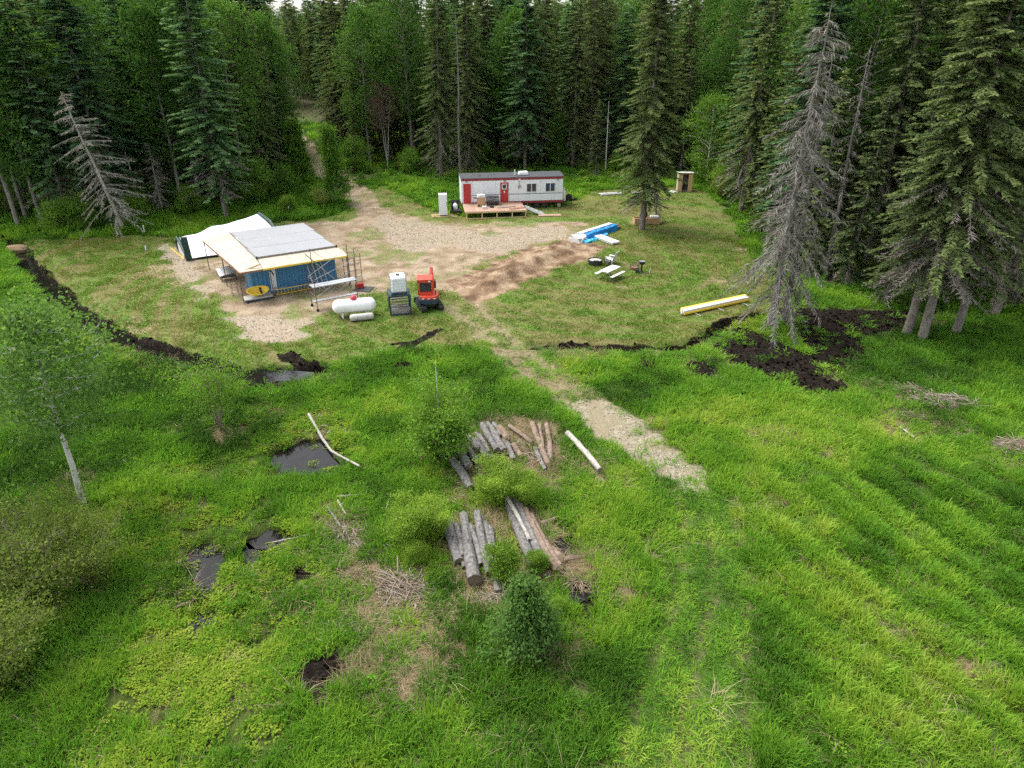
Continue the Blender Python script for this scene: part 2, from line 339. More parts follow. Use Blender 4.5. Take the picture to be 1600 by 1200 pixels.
def height(X, Y, m=None):
    X = np.asarray(X, float); Y = np.asarray(Y, float)
    if m is None: m = masks(X, Y)
    z = (fbm(X / 3.2, Y / 3.2, 41) - 0.5) * 0.26 + (fbm(X / 0.8, Y / 0.8, 43, 2) - 0.5) * 0.10
    z = z * (1 - 0.85 * np.maximum(m['yard'], m['swath'] * 0.6)) - 0.04 * (1 - m['yard'])
    z = z + m['furz'] * (m['fur'] - 0.5) * 0.24 * (.4 + 1.2 * fbm(X / 2.5, Y / 2.5, 73))
    z = z - 0.06 * m['rut'] - 0.05 * m['swl'] * m['swath']
    z = z + 0.5 * sstep(-0.6, 0.8, poly_sd(X, Y, BERM)) * (0.7 + 0.6 * fbm(X / 0.9, Y / 0.9, 52)) + m['mound'] * (fbm(X / 0.5, Y / 0.5, 55, 2) - 0.5) * 0.12
    z = z + 0 * X + m['peat'] * (fbm(X / 0.4, Y / 0.4, 57, 2) - 0.35) * 0.30 * sstep(1.2, 1.6, m['ditch'])
    z = z - 0.8 * sstep(0.85, 0.3, m['ditch'] + (fbm(X / .8, Y / .8, 61) - .5) * .5) + 0.14 * sstep(0.9, 0.2, np.abs(m['ditch'] - 2.1)) * (1 - m['forest']) * m['yard']
    z = z - 0.5 * sstep(0.7, 0.2, m['cut'] + (fbm(X / .7, Y / .7, 62) - .5) * .35)
    z = z - 0.38 * m['pond']
    far = np.hypot(X, Y - 40)
    return z + 0.3 * sstep(60, 200, far) * (fbm(X / 30, Y / 30, 99) - 0.5) * 4
def gz(x, y): return float(height(np.array([x]), np.array([y]))[0])

def axis(lo, hi, step, far, g=1.16):
    a = list(np.arange(lo, hi + 1e-6, step)); s = step; x = lo; L = []
    while x > -far: s *= g; x -= s; L.append(x)
    s = step; x = hi; R = []
    while x < far: s *= g; x += s; R.append(x)
    return np.array(L[::-1] + a + R)
gx = axis(-46, 40, 0.2, 1800); gy = axis(9, 76, 0.2, 2600)
gy = gy[gy > -60]
XX, YY = np.meshgrid(gx, gy); nx, ny = len(gx), len(gy)
GM = masks(XX, YY); ZZ = height(XX, YY, GM)
ii = (np.arange(ny - 1)[:, None] * nx + np.arange(nx - 1)[None, :]).ravel()
gm = np_mesh('ground', np.stack([XX.ravel(), YY.ravel(), ZZ.ravel()], 1), F4=np.stack([ii, ii + 1, ii + nx + 1, ii + nx], 1), smooth=True)
def spread(q, g): return np.clip(0.5 + (q - 0.5) * g, 0, 1)
GM['nm'] = spread(fbm(XX / 0.7, YY / 0.7, 201, 3), 1.3); GM['nc'] = spread(fbm(XX / 3.6, YY / 3.6, 203, 4), 1.2); GM['nd'] = spread(fbm(XX / 2.1, YY / 2.1, 205, 4), 1.2)
GM['swr'] = GM['swl'] * GM['swath']
for k in ('swr', 'nm', 'nc', 'nd', 'yard', 'dirt', 'mound', 'gravel', 'peat', 'straw', 'rut', 'marsh', 'forest', 'streak', 'swath', 'track', 'pond'):
    a = gm.attributes.new('m_' + k, 'FLOAT', 'POINT'); a.data.foreach_set('value', GM[k].ravel().astype(np.float32))

def ground_material():
    m, t, o = nodes('ground_soil_and_turf'); L = t.links
    b = N(t, 'BsdfPrincipled'); L.new(b.outputs[0], o.inputs[0]); co = N(t, 'NewGeometry').outputs['Position']
    at = lambda k: N(t, 'Attribute', attribute_name='m_' + k).outputs['Fac']
    nz = noise(t, 20.0, 1, 0.7, co); nf = math_(t, 'ADD', math_(t, 'MULTIPLY', noise(t, 5.0, 1, 0.7, co), 0.65), math_(t, 'MULTIPLY', nz, 0.35))
    nm = math_(t, 'ADD', math_(t, 'MULTIPLY', at('nm'), 0.8), math_(t, 'MULTIPLY', nf, 0.2)); nc = at('nc')
    def edge(x, k=0.7): return mrange(t, math_(t, 'ADD', x, math_(t, 'MULTIPLY', math_(t, 'SUBTRACT', nf, 0.5), k)), 0.35, 0.65, smooth=True)
    # meadow floor: damp soil and thatch between the blades
    meadow = mixc(t, nm, (0.045, 0.075, 0.016), (0.10, 0.13, 0.035))
    marsh = mixc(t, nf, (0.03, 0.045, 0.012), (0.10, 0.14, 0.025)); c = mixc(t, at('marsh'), meadow, marsh)
    # mown yard: green turf, yellowed and thin in streaks left by the mower
    turf = ramp(t, nf, [(0.25, (0.10, 0.125, 0.03)), (0.5, (0.165, 0.185, 0.05)), (0.75, (0.235, 0.22, 0.085))])
    green = ramp(t, nf, [(0.25, (0.07, 0.125, 0.022)), (0.75, (0.17, 0.24, 0.05))])
    turf = mixc(t, mrange(t, math_(t, 'ADD', nc, math_(t, 'MULTIPLY', math_(t, 'SUBTRACT', nm, .5), 0.5)), 0.42, 0.78, smooth=True), green, turf)
    turf = mixc(t, mrange(t, at('streak'), 0.35, 0.8, 0, 0.8), turf, ramp(t, nf, [(0.3, (0.12, 0.10, 0.04)), (0.7, (0.23, 0.195, 0.09))]))
    c = mixc(t, edge(at('yard')), c, turf)
    c = mixc(t, math_(t, 'MULTIPLY', edge(at('track'), .9), .45), c, ramp(t, nf, [(0.25, (0.10, 0.115, 0.03)), (0.75, (0.26, 0.23, 0.11))])); c = mixc(t, math_(t, 'MULTIPLY', edge(at('swath'), .5), .8), c, ramp(t, nf, [(0.25, (0.03, 0.07, 0.012)), (0.75, (0.085, 0.14, 0.026))])); c = mixc(t, math_(t, 'MULTIPLY', edge(at('swr'), .8), .5), c, ramp(t, nf, [(0.3, (0.05, 0.045, 0.022)), (0.7, (0.15, 0.12, 0.065))])); fl = ramp(t, nf, [(0.3, (0.03, 0.032, 0.015)), (0.7, (0.085, 0.08, 0.035))]); c = mixc(t, at('forest'), c, fl)
    straw = ramp(t, nf, [(0.25, (0.16, 0.115, 0.06)), (0.75, (0.42, 0.34, 0.20))]); c = mixc(t, math_(t, 'MULTIPLY', edge(at('straw')), 0.85), c, straw)
    # bare sandy dirt of the drive, with grass remnants
    dirt = ramp(t, math_(t, 'ADD', math_(t, 'MULTIPLY', nm, 0.55), math_(t, 'MULTIPLY', nz, 0.45)), [(0.3, (0.20, 0.145, 0.09)), (0.5, (0.32, 0.245, 0.165)), (0.72, (0.43, 0.35, 0.25))])
    dm = edge(at('dirt'), 0.9); dm = math_(t, 'MULTIPLY', dm, mrange(t, math_(t, 'ADD', at('nd'), math_(t, 'MULTIPLY', math_(t, 'SUBTRACT', nf, .5), .35)), 0.32, 0.48, .35, 1))
    c = mixc(t, dm, c, dirt); c = mixc(t, math_(t, 'MULTIPLY', edge(at('rut'), 1.3), 0.6), c, ramp(t, nf, [(0.3, (0.15, 0.11, 0.065)), (0.7, (0.36, 0.29, 0.19))]))
    mo = ramp(t, math_(t, 'ADD', math_(t, 'MULTIPLY', nm, .6), math_(t, 'MULTIPLY', nf, .4)), [(0.35, (0.12, 0.075, 0.045)), (0.52, (0.235, 0.155, 0.095)), (0.7, (0.40, 0.30, 0.2))]); c = mixc(t, edge(at('mound')), c, mo)
    vo = N(t, 'TexVoronoi'); vo.inputs['Scale'].default_value = 15.0; L.new(co, vo.inputs['Vector'])
    bw = N(t, 'RGBToBW'); L.new(vo.outputs['Color'], bw.inputs[0])
    gr = ramp(t, bw.outputs[0], [(0.15, (0.23, 0.18, 0.13)), (0.5, (0.35, 0.29, 0.215)), (0.85, (0.50, 0.44, 0.35))]); gr = mixc(t, mrange(t, nm, .45, .68, 0, .8), gr, (0.30, 0.24, 0.17))
    c = mixc(t, math_(t, 'MULTIPLY', edge(at('gravel'), 1.3), 0.7), c, gr)
    pt = ramp(t, nf, [(0.3, (0.005, 0.004, 0.0035)), (0.55, (0.016, 0.012, 0.009)), (0.8, (0.055, 0.04, 0.028))]); c = mixc(t, edge(at('peat'), 0.9), c, pt)
    c = mixc(t, edge(at('pond'), 0.5), c, (0.014, 0.012, 0.009))
    L.new(c, b.inputs['Base Color'])
    b.inputs['Roughness'].default_value = 0.95; b.inputs['Specular IOR Level'].default_value = 0.08
    bp = N(t, 'Bump'); bp.inputs['Strength'].default_value = 1.0; bp.inputs['Distance'].default_value = 0.08
    L.new(nz, bp.inputs['Height']); L.new(bp.outputs[0], b.inputs['Normal'])
    return m
gm.materials.append(ground_material())
tag(obj('ground', gm), 'grassy clearing with a sandy yard, black peat patches and wet meadow', kind='structure')

# ---------------------------------------------------------------- water
def water_material():
    m, t, o = nodes('still_dark_water'); b = N(t, 'BsdfPrincipled'); t.links.new(b.outputs[0], o.inputs[0])
    co = N(t, 'NewGeometry').outputs['Position']
    t.links.new(mixc(t, noise(t, 1.5, 4, .6, co), (0.004, 0.004, 0.004), (0.016, 0.014, 0.011)), b.inputs['Base Color']); b.inputs['Roughness'].default_value = 0.05; b.inputs['IOR'].default_value = 1.33; b.inputs['Specular IOR Level'].default_value = 0.4
    bp = N(t, 'Bump'); bp.inputs['Strength'].default_value = 0.25; bp.inputs['Distance'].default_value = 0.03; t.links.new(noise(t, 2.5, 3, .5, co), bp.inputs['Height']); t.links.new(bp.outputs[0], b.inputs['Normal'])
    return m
WATER = water_material()
def sheet(name, poly, z, grow=0.6):
    c = np.mean(poly, 0); P = [(p[0] + (p[0] - c[0]) / np.hypot(*(np.array(p) - c)) * grow, p[1] + (p[1] - c[1]) / np.hypot(*(np.array(p) - c)) * grow) for p in poly]
    me = bpy.data.meshes.new(name); me.from_pydata([(x, y, z) for x, y in P], [], [tuple(range(len(P)))]); me.materials.append(WATER)
    return obj(name, me)
pl = ['pond water with drowned leaves beside a bent white pole', 'dark pool among yellow marsh plants in the lower left', 'narrow slip of pool water right of the larger marsh pool', 'small dark puddle below the larger marsh pool', 'shallow puddle under a thin pale stick', 'little square puddle right of the log piles', 'muddy puddle under dead stalks right of the log piles', 'pale strip of ditch water below the gravel by the container', 'glinting ditch water near the left aspen']
for p, l in zip(POND, pl): tag(sheet('pool_water', p, -0.20, 0.4), l, kind='structure')
D = np.array(DITCH); V = []
for i, p in enumerate(D):
    t = D[min(i + 1, len(D) - 1)] - D[max(i - 1, 0)]; t = t / np.hypot(*t); nrm = np.array([-t[1], t[0]])
    V += [(*(p + nrm * 0.7), -0.46), (*(p - nrm * 0.7), -0.46)]
me = bpy.data.meshes.new('ditch_water'); me.from_pydata(V, [], [(2 * i, 2 * i + 1, 2 * i + 3, 2 * i + 2) for i in range(len(D) - 1)]); me.materials.append(WATER)
tag(obj('ditch_water', me), 'still water in the black ditch along the yard', kind='structure')

# ---------------------------------------------------------------- grass and low plants (stuff)
def blades(n, R, h0, h1, w, lean, rng, segs=2, flat=0.0):
    V = []; Q = []; T = []; tint4 = []; tint3 = []
    for i in range(n):
        a = rng.uniform(0, 2 * math.pi); r = R * math.sqrt(rng.random()); x, y = r * math.cos(a), r * math.sin(a)
        h = rng.uniform(h0, h1); d = a + rng.normal(0, 0.9); ln = rng.uniform(0.2, 1.0) * lean * h
        ww = w * rng.uniform(0.7, 1.3); f = rng.uniform(0, 2 * math.pi); ex, ey = math.cos(f) * ww / 2, math.sin(f) * ww / 2
        b = len(V); k1 = 0.42; z1 = h * 0.62 * (1 - flat); z2 = h * (1 - flat) * (1 - 0.35 * min(1, ln / h))
        p1 = (x + math.cos(d) * ln * k1, y + math.sin(d) * ln * k1, z1); p2 = (x + math.cos(d) * ln * 1.15, y + math.sin(d) * ln * 1.15, z2)
        V += [(x - ex, y - ey, -0.03), (x + ex, y + ey, -0.03), (p1[0] + ex * .8, p1[1] + ey * .8, p1[2]), (p1[0] - ex * .8, p1[1] - ey * .8, p1[2]), p2]
        Q.append((b, b + 1, b + 2, b + 3)); T.append((b + 3, b + 2, b + 4)); q = rng.random(); tint4.append(q); tint3.append(min(1, q + .08))
    return V, Q, T, tint4 + tint3
def leafclump(n, R, h, s, rng):
    V = []; Q = []; ti = []
    for i in range(n):
        a = rng.uniform(0, 2 * math.pi); r = R * math.sqrt(rng.random()); c = np.array([r * math.cos(a), r * math.sin(a), h * rng.uniform(0.25, 1.0) * (1 - 0.4 * r / R)])
        d = a + rng.normal(0, .8); u = np.array([math.cos(d), math.sin(d), rng.uniform(-.3, .5)]); u /= np.linalg.norm(u); v = np.array([-math.sin(d), math.cos(d), rng.uniform(-.3, .3)])
        L = s * rng.uniform(.6, 1.3); b = len(V); V += [c - u * L * .5, c + v * L * .42, c + u * L * .5, c - v * L * .42]; Q.append((b, b + 1, b + 2, b + 3)); ti.append(rng.random())
    return V, Q, [], ti
def scatter(name, protos, mat, pts, tint, scl, idx, label):
    col = bpy.data.collections.new(name + '_pieces')
    for k, (V, Q, T, ti) in enumerate(protos):
        me = np_mesh('%s_piece' % name, np.array(V), F4=np.array(Q) if len(Q) else None, F3=np.array(T) if len(T) else None, mat=mat, fattr=ti)
        col.objects.link(bpy.data.objects.new('%s_piece_%02d' % (name, k), me))
    n = len(pts); me = bpy.data.meshes.new(name); me.vertices.add(n); me.vertices.foreach_set('co', np.asarray(pts, np.float32).ravel())
    rot = np.zeros((n, 3), np.float32); rot[:, 2] = RNG.uniform(0, 6.283, n); rot[:, 0] = RNG.normal(0, .1, n); rot[:, 1] = RNG.normal(0, .1, n)
    for nm, ty, val in (('rot', 'FLOAT_VECTOR', rot), ('scl', 'FLOAT_VECTOR', scl), ('gtint', 'FLOAT', tint)):
        a = me.attributes.new(nm, ty, 'POINT'); a.data.foreach_set('vector' if ty == 'FLOAT_VECTOR' else 'value', np.asarray(val, np.float32).ravel())
    a = me.attributes.new('idx', 'INT', 'POINT'); a.data.foreach_set('value', np.asarray(idx, np.int32))
    me.materials.append(mat); o = obj(name, me)
    g = bpy.data.node_groups.new(name, 'GeometryNodeTree'); g.interface.new_socket('Geometry', in_out='INPUT', socket_type='NodeSocketGeometry'); g.interface.new_socket('Geometry', in_out='OUTPUT', socket_type='NodeSocketGeometry')
    gi, go = g.nodes.new('NodeGroupInput'), g.nodes.new('NodeGroupOutput'); ip = g.nodes.new('GeometryNodeInstanceOnPoints'); ci = g.nodes.new('GeometryNodeCollectionInfo')
    ci.inputs['Collection'].default_value = col; ci.inputs['Separate Children'].default_value = True; ci.inputs['Reset Children'].default_value = True
    def na(k, ty): q = g.nodes.new('GeometryNodeInputNamedAttribute'); q.data_type = ty; q.inputs['Name'].default_value = k; return q.outputs['Attribute']
    ip.inputs['Pick Instance'].default_value = True; l = g.links
    l.new(gi.outputs[0], ip.inputs['Points']); l.new(ci.outputs[0], ip.inputs['Instance']); l.new(na('idx', 'INT'), ip.inputs['Instance Index']); l.new(na('rot', 'FLOAT_VECTOR'), ip.inputs['Rotation']); l.new(na('scl', 'FLOAT_VECTOR'), ip.inputs['Scale']); l.new(ip.outputs[0], go.inputs[0])
    md = o.modifiers.new('scatter', 'NODES'); md.node_group = g
    return tag(o, label, kind='stuff')
def candidates(y0, y1, per_m2, margin=1.12):
    w1 = (y1 * 0.891 + 7.6) * 0.74 * margin + 1
    n = int((y1 - y0) * 2 * w1 * per_m2); Y = RNG.uniform(y0, y1, n); X = RNG.uniform(-w1, w1, n)
    k = np.abs(X) < (Y * 0.891 + 7.6) * 0.74 * margin + 1
    return X[k], Y[k]
bands = [(8.5, 17, 22), (17, 24, 18), (24, 32, 14), (32, 42, 10), (42, 62, 6), (62, 90, 2.2)]
allp = [candidates(a, b, d) for a, b, d in bands]
CX = np.concatenate([p[0] for p in allp]); CY = np.concatenate([p[1] for p in allp]); CM = masks(CX, CY); CZ = height(CX, CY, CM); CN = len(CX)
CR = RNG.random(CN); CD = np.hypot(CX, CY)
bare = np.clip(CM['dirt'] * 0.92 + CM['gravel'] * 0.9 + CM['peat'] * 0.93 + CM['mound'] + CM['pond'] * 1.2 + CM['rut'] * 0.7 + CM['track'] * .2, 0, 1)
bare = np.maximum(bare, sstep(0.95, 0.7, CM['ditch']))
t1 = fbm(CX / 7, CY / 7, 101); t2 = fbm(CX / 1.6, CY / 1.6, 103)
rg = np.random.default_rng(11)
GRASSCOLS = [(0.042, 0.092, 0.020), (0.082, 0.19, 0.024), (0.132, 0.29, 0.03), (0.21, 0.365, 0.038), (0.32, 0.415, 0.065)]
M_GRASS = foliage('tall_grass_blades', GRASSCOLS, 0.42, inst=True)
M_MOWN = foliage('mown_grass_blades', [(0.07, 0.16, 0.02), (0.10, 0.17, 0.025), (0.12, 0.155, 0.028), (0.19, 0.20, 0.05), (0.27, 0.23, 0.09)], 0.35, inst=True)
M_MARSHP = foliage('marsh_plant_leaves', [(0.05, 0.115, 0.014), (0.11, 0.20, 0.02), (0.19, 0.275, 0.028), (0.27, 0.33, 0.05)], 0.3, inst=True)
M_STRAW = foliage('dead_grass_stalks', [(0.15, 0.105, 0.06), (0.30, 0.235, 0.14), (0.44, 0.36, 0.23)], 0.25, inst=True)
# tall meadow grass
keep = (CM['yard'] < 0.4) & (CM['pondsd'] < .1) & (CR > bare) & (CR > CM['straw'] * 0.75) & (CR > CM['marsh'] * 0.7) & (CR > CM['swath'] * (.08 + .35 * (1 - CM['stripe']))) & (CR > CM['swl'] * CM['swath'] * .6) & (CM['forest'] < 0.6) & (CD < 100) & (CR > CM['logz'] * .88)
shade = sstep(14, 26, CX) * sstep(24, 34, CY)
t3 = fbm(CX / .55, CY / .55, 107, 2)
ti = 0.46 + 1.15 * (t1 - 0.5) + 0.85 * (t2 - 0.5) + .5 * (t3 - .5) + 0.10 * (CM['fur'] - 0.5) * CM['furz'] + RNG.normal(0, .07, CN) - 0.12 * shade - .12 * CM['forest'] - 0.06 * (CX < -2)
hs_ = (0.42 + 0.85 * fbm(CX / 1.1, CY / 1.1, 105)) * RNG.uniform(0.75, 1.25, CN) * (1 + 0.25 * (CM['fur'] - .5) * CM['furz']); ws = 1.0 + np.clip((CD - 18) / 45, 0, 1.3)
hs_ *= (1 - .5 * sstep(3.0, 1.2, CM['ditch'])) * (1 - .6 * sstep(2.4, .8, CM['cut'])) * (1 - .68 * CM['swath'] - .2 * CM['swath'] * CM['stripe']) * (1 - .72 * CM['track']) * (1 - .5 * CM['gravel']) * (1 - .55 * sstep(-1.8, -.2, CM['peatsd'])); ti = ti + CM['swath'] * (.42 * (CM['stripe'] - .5) + .05 + .3 * (fbm(CX / .35, CY / 6, 131) - .5))
P = np.stack([CX, CY, CZ], 1)
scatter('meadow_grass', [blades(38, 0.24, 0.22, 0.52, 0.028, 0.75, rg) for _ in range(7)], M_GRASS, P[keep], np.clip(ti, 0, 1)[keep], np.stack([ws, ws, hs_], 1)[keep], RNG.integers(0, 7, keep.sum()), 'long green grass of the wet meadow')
# shorter grass: mower swath and yard
keep = ((CM['yard'] >= 0.4) | (CM['swath'] >= 0.5)) & (CR > bare) & (CR < np.where(CM['swath'] > .5, 0.3, 1.15 - .7 * CM['streak'])) & (CM['forest'] < 0.6) & (CR > CM['swl'] * .6 * CM['swath'])
ti2 = 0.42 + 0.8 * (t1 - .5) + 0.5 * (t2 - .5) - .08 + 0.45 * (CM['streak'] - .5) * (CM['swath'] < .5) - 0.62 * (CM['swath'] > .5) + RNG.normal(0, .08, CN)
h2 = RNG.uniform(0.5, 1.1, CN) * np.where(CM['swath'] > .5, 1.25, 0.85); w2 = 1 + np.clip((CD - 15) / 30, 0, 1.6)
scatter('mown_grass', [blades(34, 0.22, 0.05, 0.15, 0.016, 1.1, rg) for _ in range(5)], M_MOWN, P[keep], np.clip(ti2, 0, 1)[keep], np.stack([w2, w2, h2], 1)[keep], RNG.integers(0, 5, keep.sum()), 'short mown grass of the yard and tracks')
# marsh plants
keep = (CM['yard'] < .4) & (CM['marsh'] > 0.25) & (CR > np.clip(CM['pond'] * .86 + CM['peat'] * .8, 0, 1)) & (RNG.random(CN) < CM['marsh'] * (0.3 + 0.9 * sstep(.42, .6, t2)))
ti3 = 0.55 + 0.9 * (t1 - .5) + 0.5 * (t2 - .5) + RNG.normal(0, .1, CN); s3 = RNG.uniform(.7, 1.35, CN)
P3 = P.copy(); P3[:, 2] = np.where(CM['pond'] > .3, np.maximum(P[:, 2], -.27), P[:, 2])
scatter('marsh_plants', [leafclump(62, 0.26, 0.20, 0.065, rg) for _ in range(5)], M_MARSHP, P3[keep], np.clip(ti3, 0, 1)[keep], np.stack([s3, s3, s3], 1)[keep], RNG.integers(0, 5, keep.sum()), 'yellow green leafy marsh plants around the pools')
# scattered weeds in the meadow
keep = (CM['yard'] < .4) & (RNG.random(CN) < .02 + .25 * sstep(.6, .75, t2) * sstep(.5, .62, fbm(CX / 4, CY / 4, 141))) & (CR > bare) & (CM['swath'] < .5) & (CM['forest'] < .6) & (CD < 60)
ti5 = .3 + .8 * (t1 - .5) + RNG.normal(0, .18, CN); s5 = RNG.uniform(.6, 1.4, CN)
scatter('meadow_weeds', [leafclump(60, .2, .30, .055, rg) for _ in range(4)], M_GRASS, P[keep], np.clip(ti5, 0, 1)[keep], np.stack([s5, s5, s5], 1)[keep], RNG.integers(0, 4, keep.sum()), 'broad leaved weeds among the meadow grass')
# dead grass
keep = (CM['yard'] < .5) & (RNG.random(CN) < CM['straw'] * 0.8 + 0.07) & (CM['pond'] < .3) & (CM['gravel'] < .3) & (CM['peat'] < .35) & (RNG.random(CN) > CM['swath'] * .95) & (CM['forest'] < .6) & (CM['dirt'] < .3)
ti4 = RNG.uniform(.1, 1, CN); s4 = RNG.uniform(.7, 1.3, CN)
scatter('dead_grass', [blades(44, 0.26, 0.22, 0.5, 0.014, 2.0, rg, flat=.55) for _ in range(5)], M_STRAW, P[keep], ti4[keep], np.stack([s4, s4, s4], 1)[keep], RNG.integers(0, 5, keep.sum()), 'flattened straw coloured dead grass in the meadow')
# forest floor herbs and the lush fringe round the clearing
fx, fy = RNG.uniform(-105, 95, 30000), RNG.uniform(30, 150, 30000); fm = masks(fx, fy); fz = height(fx, fy, fm)
keep = ((fm['forest'] > .4) | ((fy > 62) & (fm['yard'] < .3))) & (fm['dirt'] < .4) & (fm['trailsd'] < -1.3) & (np.abs(fx) < (fy * .891 + 7.6) * .8) & (RNG.random(30000) < np.where(fy > 80, .75, 1))
n = keep.sum(); ft = np.clip(0.42 + 1.0 * (fbm(fx / 6, fy / 6, 111) - .5) + RNG.normal(0, .1, 30000), 0, 1); fs = RNG.uniform(.8, 1.6, 30000)
scatter('forest_undergrowth', [leafclump(70, 0.5, 0.55, 0.15, rg) for _ in range(3)] + [blades(60, 0.45, 0.3, 0.75, 0.035, .8, rg) for _ in range(3)], M_GRASS, np.stack([fx, fy, fz], 1)[keep], ft[keep], np.stack([fs, fs, fs], 1)[keep], RNG.integers(0, 6, n), 'low green herbs and grass on the forest floor')
# stones on the gravel
n = 60000; sx, sy = RNG.uniform(-30, 14, n), RNG.uniform(21, 80, n); sm = masks(sx, sy)
keep = (RNG.random(n) < np.clip(sm['gravel'] * .35 + sm['dirt'] * .03, 0, 1)); k = keep.sum()
def pebble(r):
    q = MB(); q.lathe([(0.35, -0.25), (0.5, 0.0), (0.33, 0.28)], 6); V = np.array(q.v) * r.uniform(.75, 1.25, (len(q.v), 3)); return V, [f for f in q.f if len(f) == 4], [(12, 14, 13), (12, 16, 14), (12, 17, 16), (16, 15, 14)], [r.random()] * 16
M_STONE = foliage('pale_gravel_stones', [(0.30, 0.25, 0.19), (0.42, 0.37, 0.29), (0.58, 0.53, 0.45)], 0.0, inst=True)
ss = RNG.uniform(.05, .13, n)
scatter('gravel_stones', [pebble(rg) for _ in range(4)], M_STONE, np.stack([sx, sy, height(sx, sy, sm) + .005], 1)[keep], RNG.random(k), np.stack([ss, ss, ss * .8], 1)[keep], RNG.integers(0, 4, k), 'pale gravel stones strewn on the bare ground')
# black clods on the churned peat
n = 30000; sx, sy = RNG.uniform(-45, 32, n), RNG.uniform(12, 62, n); sm = masks(sx, sy); keep = (RNG.random(n) < sm['peat'] * .8) & (sm['ditch'] > .6); k = keep.sum()
M_CLOD = foliage('black_peat_clods', [(0.004, 0.003, 0.003), (0.014, 0.010, 0.008), (0.05, 0.036, 0.026)], 0.0, inst=True); ss = RNG.uniform(.07, .24, n)
scatter('peat_clods', [pebble(rg) for _ in range(4)], M_CLOD, np.stack([sx, sy, height(sx, sy, sm) + .01], 1)[keep], RNG.random(k) ** 1.5, np.stack([ss, ss, ss * .7], 1)[keep], RNG.integers(0, 4, k), 'black crumbled peat clods on the churned ground')

# ---------------------------------------------------------------- trees and shrubs
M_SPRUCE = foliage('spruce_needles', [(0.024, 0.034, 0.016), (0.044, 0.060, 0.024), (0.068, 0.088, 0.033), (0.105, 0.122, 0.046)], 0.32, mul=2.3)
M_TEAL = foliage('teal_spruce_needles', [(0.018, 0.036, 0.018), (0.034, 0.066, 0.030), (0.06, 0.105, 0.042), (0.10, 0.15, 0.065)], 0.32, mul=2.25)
M_POPLAR = foliage('poplar_leaves', [(0.020, 0.045, 0.012), (0.045, 0.10, 0.020), (0.08, 0.16, 0.03), (0.13, 0.21, 0.045)], 0.4, mul=1.45)
M_BIRCH = foliage('birch_leaves', [(0.03, 0.07, 0.012), (0.075, 0.15, 0.022), (0.13, 0.22, 0.03), (0.19, 0.28, 0.05)], 0.42, mul=1.55)
M_WILLOW = foliage('willow_leaves', [(0.045, 0.09, 0.015), (0.11, 0.19, 0.025), (0.19, 0.28, 0.04), (0.28, 0.36, 0.07)], 0.45, mul=1.4)
M_OLIVE = foliage('olive_willow_leaves', [(0.05, 0.075, 0.018), (0.10, 0.14, 0.03), (0.17, 0.22, 0.045), (0.25, 0.29, 0.075)], 0.4, mul=1.25)
M_ASPENL = foliage('aspen_leaves', [(0.03, 0.062, 0.016), (0.065, 0.125, 0.03), (0.105, 0.18, 0.045), (0.16, 0.24, 0.07)], 0.42, mul=1.6)
M_DEAD = foliage('dead_lichened_twigs', [(0.075, 0.07, 0.06), (0.14, 0.13, 0.115), (0.22, 0.21, 0.185), (0.30, 0.285, 0.24)], 0.1)
M_REDTWIG = foliage('bare_reddish_twigs', [(0.10, 0.06, 0.045), (0.17, 0.11, 0.085), (0.24, 0.17, 0.13)], 0.1)
B_SPRUCE = bark('spruce_bark', (0.085, 0.07, 0.055), (0.24, 0.21, 0.18))
B_GREY = bark('dead_grey_bark', (0.10, 0.088, 0.076), (0.26, 0.235, 0.205))
M_PALETWIG = foliage('pale_dead_twigs', [(0.16, 0.15, 0.12), (0.28, 0.265, 0.22), (0.42, 0.40, 0.34)], 0.1)
B_PALE = bark('pale_dead_bark', (0.22, 0.20, 0.165), (0.46, 0.43, 0.37))
B_ASPEN = bark('pale_aspen_bark', (0.40, 0.39, 0.34), (0.62, 0.60, 0.55), dark=(0.06, 0.055, 0.05))
B_SHRUB = bark('shrub_bark', (0.11, 0.085, 0.06), (0.25, 0.20, 0.15))

def limb(path, r0, r1, n=5):
    "tapered tube as numpy verts and quads"
    P = np.asarray(path, float); k = len(P); T = np.gradient(P, axis=0); T /= np.linalg.norm(T, axis=1)[:, None] + 1e-9
    up = np.where(np.abs(T[:, 2:3]) < 0.9, np.array([[0, 0, 1.0]]), np.array([[1.0, 0, 0]])); A = np.cross(T, up); A /= np.linalg.norm(A, axis=1)[:, None] + 1e-9; B = np.cross(T, A)
    q = np.arange(n) * 2 * np.pi / n; R = np.linspace(r0, r1, k)[:, None, None]
    V = (P[:, None, :] + R * (A[:, None, :] * np.cos(q)[None, :, None] + B[:, None, :] * np.sin(q)[None, :, None])).reshape(-1, 3)
    i = np.arange(k - 1)[:, None] * n; j = np.arange(n)[None, :]; j2 = (j + 1) % n
    return V, np.stack([i + j, i + j2, i + n + j2, i + n + j], -1).reshape(-1, 4)
class Acc:
    def __init__(s): s.V = []; s.F = []; s.t = []; s.n = 0
    def add(s, V, F, t=None):
        s.V.append(V); s.F.append(F + s.n); s.n += len(V)
        if t is not None: s.t.append(t)
    def mesh(s, name, mat, smooth=False):
        return np_mesh(name, np.concatenate(s.V), F4=np.concatenate(s.F), mat=mat, smooth=smooth, fattr=np.concatenate(s.t) if s.t else None)
